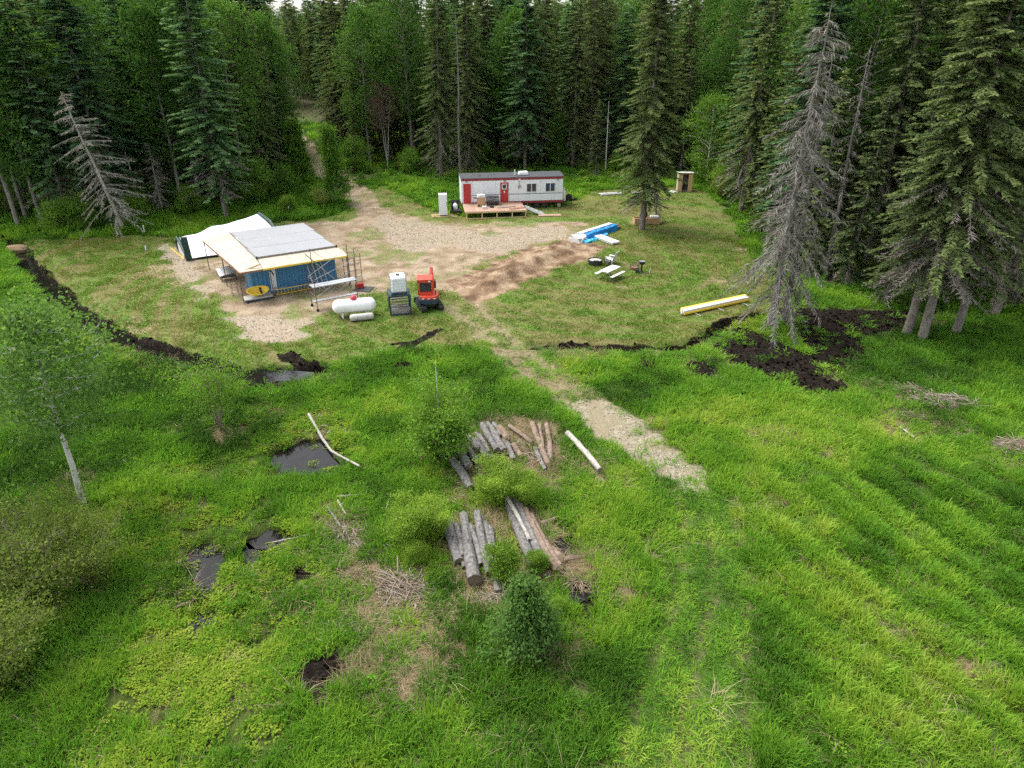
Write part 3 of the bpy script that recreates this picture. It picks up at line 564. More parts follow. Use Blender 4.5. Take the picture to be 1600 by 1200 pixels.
def kites(base, d, L, W, rng, tint):
    "one leaf / twig quad per row: base point, direction, length, width"
    n = len(base); d = d / (np.linalg.norm(d, axis=1)[:, None] + 1e-9)
    up = rng.normal(0, 0.55, (n, 3)) + np.array([0, 0, 1.0]); s = np.cross(d, up); s /= np.linalg.norm(s, axis=1)[:, None] + 1e-9
    mid = base + d * (L * 0.45)[:, None]; V = np.stack([base, mid + s * (W / 2)[:, None], base + d * L[:, None], mid - s * (W / 2)[:, None]], 1).reshape(-1, 3)
    return V, np.arange(n * 4).reshape(n, 4), np.clip(tint, 0, 1)
def bent(h, rng, k=9, wob=0.02, lean=(0, 0)):
    z = np.linspace(-0.3, h, k); w = np.cumsum(rng.normal(0, wob, (k, 2)), 0) * h / k * 2; w -= w[0]
    return np.stack([w[:, 0] + lean[0] * z / h, w[:, 1] + lean[1] * z / h, z], 1)
def at_z(T, z): return np.array([np.interp(z, T[:, 2], T[:, 0]), np.interp(z, T[:, 2], T[:, 1]), z])

def conifer(seed, h, R, z0=1.5, r=0.22, step=0.36, nb=6, droop=0.35, mat=M_SPRUCE, bk=B_SPRUCE, tw=0.42, wd=0.17, dead_low=0.25, dead=False, shape=0.75, dens=1.0, gap=0.0, bstub=True):
    rng = np.random.default_rng(seed); tr = Acc(); cr = Acc(); T = bent(h, rng, 10, 0.012)
    tr.add(*limb(T, r, 0.02, 9)); z = z0
    while z < h - 0.15:
        f = (z - z0) / (h - z0); env = R * (1 - f) ** shape * (0.55 + 0.45 * min(1, f * 6 + 0.35))
        for b in range(max(3, int(nb * (1 - 0.35 * f)))):
            if rng.random() < gap: continue
            a = rng.uniform(0, 2 * np.pi); L = max(0.25, env * (rng.uniform(0.25, 1.25) if dead else rng.uniform(0.5, 1.15))); zz = z + rng.uniform(-.5, .5) * step
            isdead = dead or (f < dead_low and rng.random() < 0.75 * (1 - f / max(dead_low, .01)))
            k = max(3, int(L / 0.3)); s = np.linspace(0, 1, k + 1); el = 0.32 * f - 0.12 + rng.normal(0, .08); dr = droop * (1 - 0.6 * f) * (1.25 if isdead else 1)
            cur = a + rng.normal(0, .25) * s
            hx = s * L * (1 - 0.12 * dr * s); P = at_z(T, zz) + np.stack([np.cos(cur) * hx, np.sin(cur) * hx, L * (el * s - dr * s ** 1.6 + 0.22 * dr * s ** 4)], 1)
            if isdead or L > 0.9: tr.add(*limb(P[:max(2, k if isdead else k * 2 // 3)], 0.022 + 0.012 * L * .5, 0.006, 3))
            m = max(4, int(L * (15 if not isdead else 12) * dens)); u = rng.random(m) ** 0.8 * 0.95 + 0.05
            base = np.stack([np.interp(u, s, P[:, c]) for c in range(3)], 1); side = rng.choice([-1, 1], m)
            ang = a + side * rng.uniform(0.35, 1.25, m); dz = -rng.uniform(0.05, 0.75, m) * (1.6 if isdead else 1) * (0.35 + droop); d = np.stack([np.cos(ang), np.sin(ang), dz], 1)
            LL = tw * rng.uniform(0.6, 1.35, m) * (1.15 - 0.55 * u) * (0.6 + 0.4 * min(1, L))
            if isdead:
                LL *= rng.uniform(.5, 1.3, m); W = np.full(m, 0.045) * rng.uniform(.5, 1.4, m)
                V, F, t = kites(base, d, LL, W, rng, rng.uniform(0, 1, m)); (cr if dead else tr).add(V, F, t if dead else None)
            else:
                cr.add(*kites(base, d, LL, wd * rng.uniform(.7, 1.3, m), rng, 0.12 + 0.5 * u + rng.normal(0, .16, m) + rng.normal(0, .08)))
        z += step * rng.uniform(.8, 1.2) * (1 - 0.35 * f)
    if not dead:
        n = 40; b = np.stack([rng.normal(0, .05, n), rng.normal(0, .05, n), h - rng.random(n) * 0.8], 1) + np.array([T[-1, 0], T[-1, 1], 0]); a = rng.uniform(0, 6.28, n)
        cr.add(*kites(b, np.stack([np.cos(a), np.sin(a), np.full(n, .7)], 1), np.full(n, .3), np.full(n, .1), rng, rng.uniform(.4, .9, n)))
    return tr.mesh('trunk', bk, True), cr.mesh('crown', mat)

def broadleaf(seed, h, R, z0, r=0.14, nl=22, sub=3, per=34, leaf=0.16, mat=M_POPLAR, bk=B_ASPEN, shape='oval', stems=1, spread=0.34, lean=(0, 0), rise=0.55, twig=False, lw=1.0):
    rng = np.random.default_rng(seed); tr = Acc(); cr = Acc()
    for st in range(stems):
        ln = lean if stems == 1 else (math.cos(st * 2.4 + seed) * R * 0.55 * rng.uniform(.4, 1), math.sin(st * 2.4 + seed) * R * .55 * rng.uniform(.4, 1)); hh = h * (1 if stems == 1 else rng.uniform(.5, 1.12))
        T = bent(hh, rng, 9, 0.02, ln); tr.add(*limb(T, r * (1 if stems == 1 else .7), 0.012, 8 if stems == 1 else 5))
        for i in range(max(3, nl // stems)):
            f = ((i + rng.random()) / max(3, nl // stems)) ** 0.9; z = z0 + (hh - z0) * f * 0.97
            prof = {'oval': math.sqrt(max(0.04, 1 - (2 * f - 0.85) ** 2 / 1.35)), 'cone': 1.05 - 0.9 * f, 'vase': 0.35 + 0.75 * f, 'round': math.sqrt(max(.05, 1 - (1.6 * f - 0.75) ** 2))}[shape]
            a = i * 2.4 + rng.normal(0, .5); L = R * prof * rng.uniform(.6, 1.1) * (1 if stems == 1 else .7); k = 5; s = np.linspace(0, 1, k)
            P = at_z(T, z) + np.stack([np.cos(a + .3 * s) * s * L, np.sin(a + .3 * s) * s * L, L * (rise * s - 0.25 * s * s)], 1)
            tr.add(*limb(P, max(.008, r * .32 * (1 - f * .6)), 0.006, 4)); ends = [(P[-1], L), (P[3], L), (P[2], L * .8)]
            for j in range(sub):
                u = rng.uniform(.35, .95); b0 = np.array([np.interp(u, s, P[:, c]) for c in range(3)]); a2 = a + rng.choice([-1, 1]) * rng.uniform(.5, 1.2); l2 = L * rng.uniform(.25, .5)
                e = b0 + np.array([math.cos(a2) * l2, math.sin(a2) * l2, l2 * rng.uniform(.1, .7)]); tr.add(*limb([b0, (b0 + e) / 2 + rng.normal(0, .03, 3), e], max(.006, r * .12), .004, 3)); ends.append((e, L))
            for e, l in ends:
                m = max(3, int(per * rng.uniform(.5, 1.3))); sg = spread * rng.uniform(.7, 1.3); c = e + rng.normal(0, 1, (m, 3)) * np.array([sg, sg, sg * .8]); out = c - np.array([T[-1, 0] * .5, T[-1, 1] * .5, z0 + (h - z0) * .4])
                out /= np.linalg.norm(out, axis=1)[:, None] + 1e-6; d = out * .5 + rng.normal(0, .8, (m, 3)) + np.array([0, 0, -.2]); ll = leaf * rng.uniform(.65, 1.35, m); tone = rng.normal(0, .13)
                if twig: cr.add(*kites(c, d * np.array([1, 1, .4]) + np.array([0, 0, .5]), ll * 3.2, ll * .12, rng, rng.uniform(0, 1, m)))
                else: cr.add(*kites(c, d, ll, ll * lw * rng.uniform(.55, .85, m), rng, 0.36 + tone + rng.normal(0, .17, m)))
    return tr.mesh('trunk', bk, True), cr.mesh('crown', mat)

PROTO = {
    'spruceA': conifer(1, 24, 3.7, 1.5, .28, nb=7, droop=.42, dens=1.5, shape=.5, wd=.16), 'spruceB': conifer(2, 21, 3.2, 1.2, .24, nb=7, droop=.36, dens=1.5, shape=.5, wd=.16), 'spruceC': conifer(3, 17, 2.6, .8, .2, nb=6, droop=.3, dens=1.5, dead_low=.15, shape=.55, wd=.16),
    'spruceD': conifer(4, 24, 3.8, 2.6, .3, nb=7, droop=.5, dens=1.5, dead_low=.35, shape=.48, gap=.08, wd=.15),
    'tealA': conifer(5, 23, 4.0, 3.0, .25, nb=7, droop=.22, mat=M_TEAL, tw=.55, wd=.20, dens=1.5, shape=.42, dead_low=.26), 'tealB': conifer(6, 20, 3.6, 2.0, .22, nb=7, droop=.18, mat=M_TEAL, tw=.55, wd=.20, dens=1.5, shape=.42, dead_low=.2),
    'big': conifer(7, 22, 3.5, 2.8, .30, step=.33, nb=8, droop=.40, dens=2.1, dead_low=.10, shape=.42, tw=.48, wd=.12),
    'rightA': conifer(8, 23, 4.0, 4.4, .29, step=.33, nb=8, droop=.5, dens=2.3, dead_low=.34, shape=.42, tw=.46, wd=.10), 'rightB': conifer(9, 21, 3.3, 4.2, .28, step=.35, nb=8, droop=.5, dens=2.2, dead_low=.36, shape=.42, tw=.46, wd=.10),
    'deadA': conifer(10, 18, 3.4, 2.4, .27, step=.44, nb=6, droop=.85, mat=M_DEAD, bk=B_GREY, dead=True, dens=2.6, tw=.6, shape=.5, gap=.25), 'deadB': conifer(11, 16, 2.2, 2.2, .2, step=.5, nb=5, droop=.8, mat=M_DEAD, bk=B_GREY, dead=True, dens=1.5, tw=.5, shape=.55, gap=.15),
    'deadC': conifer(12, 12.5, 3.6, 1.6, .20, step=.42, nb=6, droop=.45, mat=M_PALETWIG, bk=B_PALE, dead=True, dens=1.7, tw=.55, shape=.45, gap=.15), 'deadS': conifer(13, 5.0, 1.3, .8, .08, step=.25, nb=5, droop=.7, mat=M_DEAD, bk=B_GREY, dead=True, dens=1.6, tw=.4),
    'poplarA': broadleaf(20, 22, 3.8, 5.0, .22, nl=56, sub=5, per=30, leaf=.25, mat=M_POPLAR, bk=B_GREY, spread=.6), 'poplarB': broadleaf(21, 19, 3.3, 4.0, .19, nl=52, sub=5, per=30, leaf=.25, mat=M_POPLAR, bk=B_GREY, spread=.55),
    'birchR': broadleaf(22, 10, 3.1, .8, .14, nl=46, sub=4, per=30, leaf=.2, mat=M_BIRCH, bk=B_ASPEN, shape='oval', spread=.45),
    'sapling': broadleaf(23, 6.6, 1.55, .3, .07, nl=48, sub=4, per=40, leaf=.17, mat=M_BIRCH, bk=B_ASPEN, shape='cone', spread=.30), 'bushy': broadleaf(24, 4.4, 2.1, .2, .06, nl=30, sub=4, per=30, leaf=.16, mat=M_BIRCH, bk=B_SHRUB, shape='round', stems=5, spread=.38),
    'bare': broadleaf(25, 13, 2.2, 5.0, .10, nl=30, sub=4, per=24, leaf=.2, mat=M_REDTWIG, bk=B_ASPEN, shape='oval', stems=3, spread=.4, twig=True, rise=.9),
    'aspen': broadleaf(26, 8.2, 2.1, 3.4, .14, nl=34, sub=5, per=36, leaf=.15, mat=M_ASPENL, bk=B_ASPEN, shape='oval', spread=.42, rise=.35),
    'vase': broadleaf(27, 5.0, 1.7, 1.5, .055, nl=34, sub=4, per=24, leaf=.09, mat=M_BIRCH, bk=B_SHRUB, shape='vase', stems=7, spread=.34),
    'willowA': broadleaf(28, 1.7, .95, .15, .03, nl=36, sub=5, per=56, leaf=.09, mat=M_WILLOW, bk=B_SHRUB, shape='vase', stems=9, spread=.15, rise=1.0, lw=.5), 'willowB': broadleaf(29, 1.8, .7, .15, .03, nl=34, sub=5, per=56, leaf=.09, mat=M_WILLOW, bk=B_SHRUB, shape='oval', stems=7, spread=.14, rise=1.1, lw=.5),
    'willowC': broadleaf(30, 3.9, 1.75, .2, .05, nl=50, sub=5, per=36, leaf=.13, mat=M_BIRCH, bk=B_SHRUB, shape='oval', stems=6, spread=.25, rise=.8, lw=.8), 'cone': broadleaf(31, 2.7, .95, .15, .04, nl=60, sub=5, per=34, leaf=.11, mat=M_ASPENL, bk=B_SHRUB, shape='cone', spread=.15, rise=.5, lw=.7),
    'deadP': conifer(14, 19, 1.5, 3.0, .17, step=.6, nb=3, droop=.5, mat=M_DEAD, bk=B_GREY, dead=True, dens=.9, tw=.4, gap=.3),
    'thicket': broadleaf(32, 3.0, 2.2, .3, .04, nl=50, sub=5, per=24, leaf=.12, mat=M_OLIVE, bk=B_SHRUB, shape='vase', stems=11, spread=.30, rise=.9, lw=.7),
}
def snag_mesh(h, r):
    q = MB(); q.tube([(0, 0, -.2), (.1, 0, h * .5), (.05, .1, h)], [r, r * .8, r * .3], 7)
    for k in range(6): a = k * 2.1; z = h * (.4 + .09 * k); q.tube([(.08, .05, z), (math.cos(a) * .6, math.sin(a) * .6, z - .25)], [.03, .008], 4)
    return q.mesh('trunk', B_ASPEN, True)
USED = []
def tree(kind, loc, name, label, cat='tree', s=1.0, rz=None, group=None, sz=None, tilt=(0, 0)):
    x, y = loc; e = thing(name, label, cat, (x, y, gz(x, y) - 0.02), RNG.uniform(0, 6.28) if rz is None else rz, group)
    e.rotation_euler[0], e.rotation_euler[1] = tilt; e.scale = (s, s, sz or s); tm, cm = PROTO[kind]
    obj('trunk', tm, e)
    if cm: obj('crown' if cat == 'tree' else 'foliage', cm, e)
    USED.append((x, y, 2.6 if cat == 'tree' else 1.5)); return e
T = lambda kind, px, name, label, **kw: tree(kind, G(*px), name, label, **kw)
# near and middle trees, each where it stands
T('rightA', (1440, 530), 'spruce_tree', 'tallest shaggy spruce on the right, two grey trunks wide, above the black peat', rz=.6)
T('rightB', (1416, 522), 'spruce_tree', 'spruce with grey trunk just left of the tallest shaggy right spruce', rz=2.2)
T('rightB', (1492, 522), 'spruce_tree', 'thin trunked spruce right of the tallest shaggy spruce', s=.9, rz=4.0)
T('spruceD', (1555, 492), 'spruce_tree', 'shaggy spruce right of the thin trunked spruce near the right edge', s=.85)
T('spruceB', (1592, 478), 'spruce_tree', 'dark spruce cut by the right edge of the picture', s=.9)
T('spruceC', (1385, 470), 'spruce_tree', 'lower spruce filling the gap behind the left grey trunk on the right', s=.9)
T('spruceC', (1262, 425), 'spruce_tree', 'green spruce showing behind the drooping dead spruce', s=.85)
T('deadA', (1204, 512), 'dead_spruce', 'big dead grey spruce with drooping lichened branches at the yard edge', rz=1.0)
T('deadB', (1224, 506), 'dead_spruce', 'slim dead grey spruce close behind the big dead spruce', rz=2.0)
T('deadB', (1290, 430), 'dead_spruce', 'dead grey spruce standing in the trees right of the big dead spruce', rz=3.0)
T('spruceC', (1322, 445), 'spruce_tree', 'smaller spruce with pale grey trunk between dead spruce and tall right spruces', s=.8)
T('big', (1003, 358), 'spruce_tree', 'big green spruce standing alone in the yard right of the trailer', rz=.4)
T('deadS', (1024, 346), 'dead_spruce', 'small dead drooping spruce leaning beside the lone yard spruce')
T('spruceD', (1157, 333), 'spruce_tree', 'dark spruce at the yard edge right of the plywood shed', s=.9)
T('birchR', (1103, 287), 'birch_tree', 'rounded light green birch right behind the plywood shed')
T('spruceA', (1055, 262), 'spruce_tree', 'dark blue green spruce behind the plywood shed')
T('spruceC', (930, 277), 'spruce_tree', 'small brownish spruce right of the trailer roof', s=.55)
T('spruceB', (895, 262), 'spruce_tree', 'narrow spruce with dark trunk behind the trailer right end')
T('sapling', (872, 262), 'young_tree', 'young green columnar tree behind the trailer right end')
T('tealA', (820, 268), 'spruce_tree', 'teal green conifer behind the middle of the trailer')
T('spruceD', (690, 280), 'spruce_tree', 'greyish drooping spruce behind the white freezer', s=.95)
T('spruceA', (735, 272), 'spruce_tree', 'tall drooping spruce behind the left door of the trailer', s=.9)
PROTO['snagB'] = (snag_mesh(11, .12), None)
T('deadP', (720, 283), 'snag_tree', 'tall bare grey trunk leaning up at the trailer left end', rz=0)
T('snagB', (875, 250), 'snag_tree', 'pale broken snag in the trees above the trailer', rz=1, s=.8)
T('snagB', (946, 268), 'snag_tree', 'white broken snag in the trees right of the trailer', rz=2, s=.8)
T('bare', (606, 262), 'bare_tree', 'leafless reddish birch clump with white stems by the track', s=1.0)
T('bushy', (556, 268), 'bush', 'rounded green bush left of the leafless birch clump', cat='bush', s=1.05)
T('bushy', (642, 272), 'bush', 'low green bush right of the leafless birch clump', cat='bush', s=.8)
T('sapling', (524, 320), 'young_birch', 'young columnar birch standing right beside the sandy track', s=1.05, sz=1.2)
T('sapling', (467, 285), 'young_tree', 'bright green sapling on the left side of the track', s=1.1)
T('bushy', (405, 318), 'bush', 'large leafy bush left of the sandy track', cat='bush', s=1.15)
T('bushy', (448, 312), 'bush', 'leafy bush nearest the track on its left', cat='bush', s=.9)
T('willowA', (452, 336), 'bush', 'small shrub with a pale stem left of the young columnar birch', cat='bush')
T('thicket', (505, 325), 'bush', 'low shrub at the foot of the young columnar birch', cat='bush', s=.6)
T('tealA', (354, 342), 'conifer_tree', 'blue green conifer with bare low branches behind the white tarp', s=1.0, rz=1.2)
T('deadC', (195, 362), 'dead_tree', 'leaning dead grey tree with long bare arching branches on the left', tilt=(0, -.20), rz=0)
T('deadC', (255, 332), 'dead_tree', 'broken dead tree behind the leaning dead tree', s=.55)
T('poplarA', (30, 357), 'poplar_tree', 'leafy poplar with pale leaning trunk at the left edge', tilt=(0, -.06))
T('poplarB', (70, 352), 'poplar_tree', 'poplar with thin grey trunk second from the left edge')
T('tealB', (108, 350), 'conifer_tree', 'dark conifer between the left poplars and the leaning dead tree')
T('snagB', (222, 330), 'snag_tree', 'thin pale bare trunk right of the leaning dead tree', s=.7, tilt=(0, -.05))
T('poplarB', (290, 328), 'poplar_tree', 'poplar behind the white stake left of the white tarp')
T('bushy', (130, 358), 'bush', 'brownish green bush at the foot of the left conifers', cat='bush', s=.8)
T('bushy', (90, 362), 'bush', 'bush under the left poplars by the ditch end', cat='bush', s=.7)
T('bushy', (300, 335), 'bush', 'green bush behind the left end of the white tarp', cat='bush', s=.7)
T('aspen', (132, 793), 'aspen_tree', 'slender aspen with white trunk on the near left', rz=1.0)
T('vase', (345, 672), 'willow_shrub', 'vase shaped thin willow by the ditch with many grey stems', cat='shrub')
T('willowC', (692, 720), 'willow_shrub', 'large dense green shrub above the upper log pile', cat='shrub', s=.92)
T('snagB', (690, 712), 'snag_tree', 'thin bare stem rising out of the large shrub', s=.42)
T('willowA', (775, 790), 'willow_shrub', 'rounded shrub between the upper and the lower log pile', cat='shrub', s=.95)
T('willowA', (818, 790), 'willow_shrub', 'shrub right of the rounded shrub between the log piles', cat='shrub', s=.7)
T('willowA', (640, 850), 'willow_shrub', 'light green shrub left of the lower log pile, left half', cat='shrub', s=.95)
T('willowA', (680, 840), 'willow_shrub', 'light green shrub left of the lower log pile, right half', cat='shrub', s=.8)
T('willowB', (650, 880), 'willow_shrub', 'low thin shrub below the light green shrub pair', cat='shrub', s=.55)
T('willowB', (786, 905), 'willow_shrub', 'bright compact shrub growing in the lower log pile', cat='shrub', s=.85)
T('willowB', (838, 895), 'willow_shrub', 'small shrub growing between the lower right logs', cat='shrub', s=.55)
T('cone', (822, 1012), 'young_tree', 'small conical green tree in front of the lower log pile', s=1.0)
T('willowB', (870, 960), 'willow_shrub', 'tiny shrub right of the small conical tree', cat='shrub', s=.4)
for px, s, l in (((60, 945), .95, 'big olive willow thicket below the near aspen'), ((140, 915), .7, 'willow thicket right of the big olive thicket'), ((15, 890), .75, 'willow thicket at the left edge under the aspen'), ((10, 1060), .8, 'willow thicket in the bottom left corner'), ((95, 850), .6, 'low willow thicket at the foot of the near aspen')):
    T('thicket', px, 'willow_shrub', l, cat='shrub', s=s)
# the forest round the clearing: one object per tree of its front rows
fx = RNG.uniform(-110, 110, 9000); fy = RNG.uniform(34, 132, 9000); sdF = poly_sd(fx, fy, FOREST); acc = []
ok = (sdF > 1.2) & (np.maximum(poly_sd(fx, fy, DIRT[1]), poly_sd(fx, fy, DIRT[2])) < -3.2) & (np.abs(fx) < (fy * .891 + 7.6) * .80 + 2) & (fy < 128)
kinds = ['spruceA', 'spruceB', 'spruceC', 'spruceD', 'tealA', 'tealB', 'poplarA', 'poplarB']
GRID = {}
deep = []
for x, y, sdv in zip(fx[ok], fy[ok], sdF[ok]):
    dmin = 3.3 if sdv < 12 else 4.6
    if any((x - a) ** 2 + (y - b) ** 2 < (dmin if c > 2 else 2.2) ** 2 for a, b, c in USED): continue
    if sdv > 26: deep.append((x, y)); USED.append((x, y, 2.6)); continue
    left = x < -0.30 * y; right = x > 0.2 * y
    w = [.08, .08, .06, .08, .22, .16, .18, .16] if left else ([.2, .18, .14, .18, .03, .05, .12, .12] if right else [.2, .2, .12, .12, .12, .08, .08, .08])
    k = RNG.choice(8, p=np.array(w) / sum(w)); kind = kinds[k]; zone = 'left of the track' if left else ('right of the clearing' if right else 'behind the trailer'); row = 'front' if sdv < 9 else 'back'
    sp = 'spruce' if k < 4 else ('teal conifer' if k < 6 else 'leafy poplar')
    acc.append((x, y, kind, k, sp, row, zone)); USED.append((x, y, 2.6))
ORD = ['first', 'second', 'third', 'fourth', 'fifth', 'sixth', 'seventh', 'eighth', 'ninth', 'tenth', 'eleventh', 'twelfth', 'thirteenth', 'fourteenth', 'fifteenth', 'sixteenth', 'seventeenth', 'eighteenth', 'nineteenth', 'twentieth']
def ordinal(i): return ORD[i] if i < 20 else ('%sth' % (i + 1) if (i + 1) % 10 not in (1, 2, 3) else '%s%s' % (i + 1, ('st', 'nd', 'rd')[i % 10]))
cnt = {}
for x, y, kind, k, sp, row, zone in sorted(acc, key=lambda a: a[0] / a[1]):
    i = cnt.get((sp, row, zone), 0); cnt[(sp, row, zone)] = i + 1
    lab = '%s %s from the left in the front rows %s' % (ordinal(i), sp, zone) if row == 'front' else '%s half hidden in the back rows %s' % (sp, zone)
    tree(kind, (x, y), ('spruce_tree', 'conifer_tree', 'poplar_tree')[0 if k < 4 else (1 if k < 6 else 2)], lab, s=RNG.uniform(.8, 1.12), group='%s trees, %s rows, %s' % (sp, row, zone))
# bushes along the forest edge
nbush = 0; bl_ = []
for x, y in zip(RNG.uniform(-90, 80, 3000), RNG.uniform(40, 105, 3000)):
    q = float(poly_sd(np.array([x]), np.array([y]), FOREST)[0])
    if not (0.2 < q < 7) or abs(x) > (y * .891 + 7.6) * .78 or any((x - a) ** 2 + (y - b) ** 2 < (1.3) ** 2 for a, b, c in USED): continue
    zone = 'left of the track' if x < -.3 * y else ('right of the yard' if x > .2 * y else 'behind the trailer')
    bl_.append((x, y, zone)); USED.append((x, y, 1.5)); nbush += 1
    if nbush >= 60: break
cnt = {}
for i_, (x, y, zone) in enumerate(sorted(bl_, key=lambda a: a[0] / a[1])):
    i = cnt.get(zone, 0); cnt[zone] = i + 1
    tree(['bushy', 'thicket', 'bushy'][i_ % 3], (x, y), 'bush', '%s bush from the left along the forest edge %s' % (ordinal(i), zone), cat='bush', s=RNG.uniform(.4, .8), group='bushes at the forest edge %s' % zone)
# the deeper wood, one mass
wx, wy = RNG.uniform(-190, 190, 1400), RNG.uniform(90, 240, 1400); wo = (np.abs(wx) < (wy * .891 + 7.6) * .85) & (poly_sd(wx, wy, FOREST) > 26) & (wy > 126)
DP = np.array(deep + list(zip(wx[wo], wy[wo])))
wc = bpy.data.collections.new('wood_pieces')
for k in ('spruceA', 'spruceB', 'spruceD', 'tealA', 'poplarA'): wc.objects.link(bpy.data.objects.new('wood_piece_' + k, PROTO[k][1]))
scw = RNG.uniform(.8, 1.15, len(DP))
wood_o = scatter('distant_wood', [([(0, 0, -1), (.1, 0, -1), (.1, .1, -1), (0, .1, -1)], [(0, 1, 2, 3)], [], [0.5])], M_SPRUCE, np.stack([DP[:, 0], DP[:, 1], np.zeros(len(DP))], 1), np.full(len(DP), .5), np.stack([scw] * 3, 1), RNG.integers(0, 5, len(DP)), 'deep dark wood beyond the front rows of trees')
for nd in wood_o.modifiers[0].node_group.nodes:
    if nd.bl_idname == 'GeometryNodeCollectionInfo': nd.inputs['Collection'].default_value = wc
print('TREES', len(USED), 'deep', len(DP), 'bush', nbush)

# ---------------------------------------------------------------- built things
M_BLUE = paint('faded_blue_container_paint', (0.05, 0.20, 0.37), 0.55, var=.25, dirt=.35, scale=1.2, dirtcol=(0.10, 0.10, 0.10))
M_PLY = wood('new_plywood', (0.42, 0.36, 0.265), (0.55, 0.49, 0.385), 1)
M_PLYS = wood('weathered_plywood', (0.46, 0.28, 0.14), (0.60, 0.40, 0.22), 2)
M_LUMBER = wood('new_lumber', (0.56, 0.40, 0.20), (0.70, 0.54, 0.31), 0)
M_YELLOW = paint('yellow_beam_paint', (0.72, 0.50, 0.05), .5, var=.1, dirt=.1)
M_BROWN = wood('red_brown_fascia', (0.22, 0.10, 0.06), (0.32, 0.17, 0.10), 0)
M_ROOFG = paint('pale_grey_roof_membrane', (0.25, 0.258, 0.27), .6, var=.10, dirt=.35, scale=.6, dirtcol=(.30, .29, .28))
M_WHITE = paint('white_paint', (0.74, 0.75, 0.76), .5, var=.04, dirt=.10, scale=2)
M_TRWALL = paint('off_white_trailer_siding', (0.76, 0.785, 0.80), .45, var=.05, dirt=.22, scale=.9, dirtcol=(.40, .40, .38))
M_RED = paint('red_door_paint', (0.42, 0.022, 0.022), .45, var=.12, dirt=.08)
M_DKRED = paint('dark_red_trim', (0.26, 0.022, 0.028), .5, var=.15, dirt=.15)
M_DARK = paint('dark_grey_shingle', (0.045, 0.052, 0.06), .85, var=.25, dirt=.2, scale=2.5, bump=.4)
M_BLACK = paint('black_plastic', (0.018, 0.018, 0.02), .55, var=.2, dirt=.1)
M_RUBBER = paint('black_rubber', (0.02, 0.02, 0.02), .85, var=.2, dirt=.25)
M_STEEL = paint('dull_galvanised_steel', (0.34, 0.35, 0.36), .45, .6, var=.12, dirt=.2)
M_SCAF = paint('dark_scaffold_tube', (0.13, 0.10, 0.09), .6, .4, var=.2, dirt=.3, dirtcol=(.22, .09, .04))
M_ALU = paint('bright_aluminium', (0.40, 0.415, 0.425), .4, .5, var=.08, dirt=.1)
M_GREEN = paint('dark_green_tarp', (0.012, 0.045, 0.035), .6, var=.2, dirt=.1)
M_NAVY = paint('dark_blue_steel', (0.012, 0.035, 0.06), .5, var=.2, dirt=.25)
M_ORANGE = paint('orange_machine_paint', (0.55, 0.055, 0.026), .4, var=.1, dirt=.12)
M_TANK = paint('white_tank_enamel', (0.78, 0.78, 0.76), .35, var=.03, dirt=.12, scale=1.5, dirtcol=(.45, .42, .35))
M_GREYT = paint('weathered_grey_tank', (0.40, 0.39, 0.35), .6, var=.15, dirt=.35, dirtcol=(.2, .16, .1))
M_DOME = paint('red_tank_dome', (0.55, 0.045, 0.075), .4, var=.1, dirt=.05)
M_POLY = paint('milky_plastic', (0.80, 0.82, 0.82), .45, var=.04, dirt=.08)
M_TARPB = paint('bright_blue_tarp', (0.012, 0.21, 0.56), .5, var=.18, dirt=.06, scale=4)
M_TARPC = paint('light_blue_tarp', (0.04, 0.40, 0.66), .5, var=.2, dirt=.06, scale=5)
M_WRAP = paint('white_plastic_wrap', (0.62, 0.62, 0.60), .45, var=.08, dirt=.1, scale=4)
M_BOARDG = wood('grey_old_boards', (0.16, 0.14, 0.12), (0.34, 0.31, 0.27), 0)
M_DECK = wood('brown_deck_boards', (0.30, 0.18, 0.12), (0.48, 0.32, 0.23), 0)
def glass_mat():
    m, t, o = nodes('dark_window_glass'); b = N(t, 'BsdfPrincipled'); t.links.new(b.outputs[0], o.inputs[0]); b.inputs['Base Color'].default_value = (.035, .04, .045, 1); b.inputs['Roughness'].default_value = .08; return m
M_GLASS = glass_mat()
def fabric_mat():
    m, t, o = nodes('white_tarpaulin'); b = N(t, 'BsdfPrincipled'); t.links.new(b.outputs[0], o.inputs[0]); n = noise(t, 1.3, 3, .6, objco(t)); t.links.new(mixc(t, n, (.72, .73, .75), (.82, .83, .84)), b.inputs['Base Color']); b.inputs['Roughness'].default_value = .5
    bp = N(t, 'Bump'); bp.inputs['Strength'].default_value = .35; bp.inputs['Distance'].default_value = .08; t.links.new(noise(t, 2.6, 3, .5, objco(t), 1.0), bp.inputs['Height']); t.links.new(bp.outputs[0], b.inputs['Normal']); return m
M_FABRIC = fabric_mat()
R = math.radians
def slab(mb, c, th):
    "four corners c (top face) given thickness th downwards"
    vs = [Vector(p) for p in c] + [Vector(p) - Vector((0, 0, th)) for p in c]
    return mb.add(vs, [(0, 1, 2, 3), (7, 6, 5, 4), (0, 4, 5, 1), (1, 5, 6, 2), (2, 6, 7, 3), (3, 7, 4, 0)])
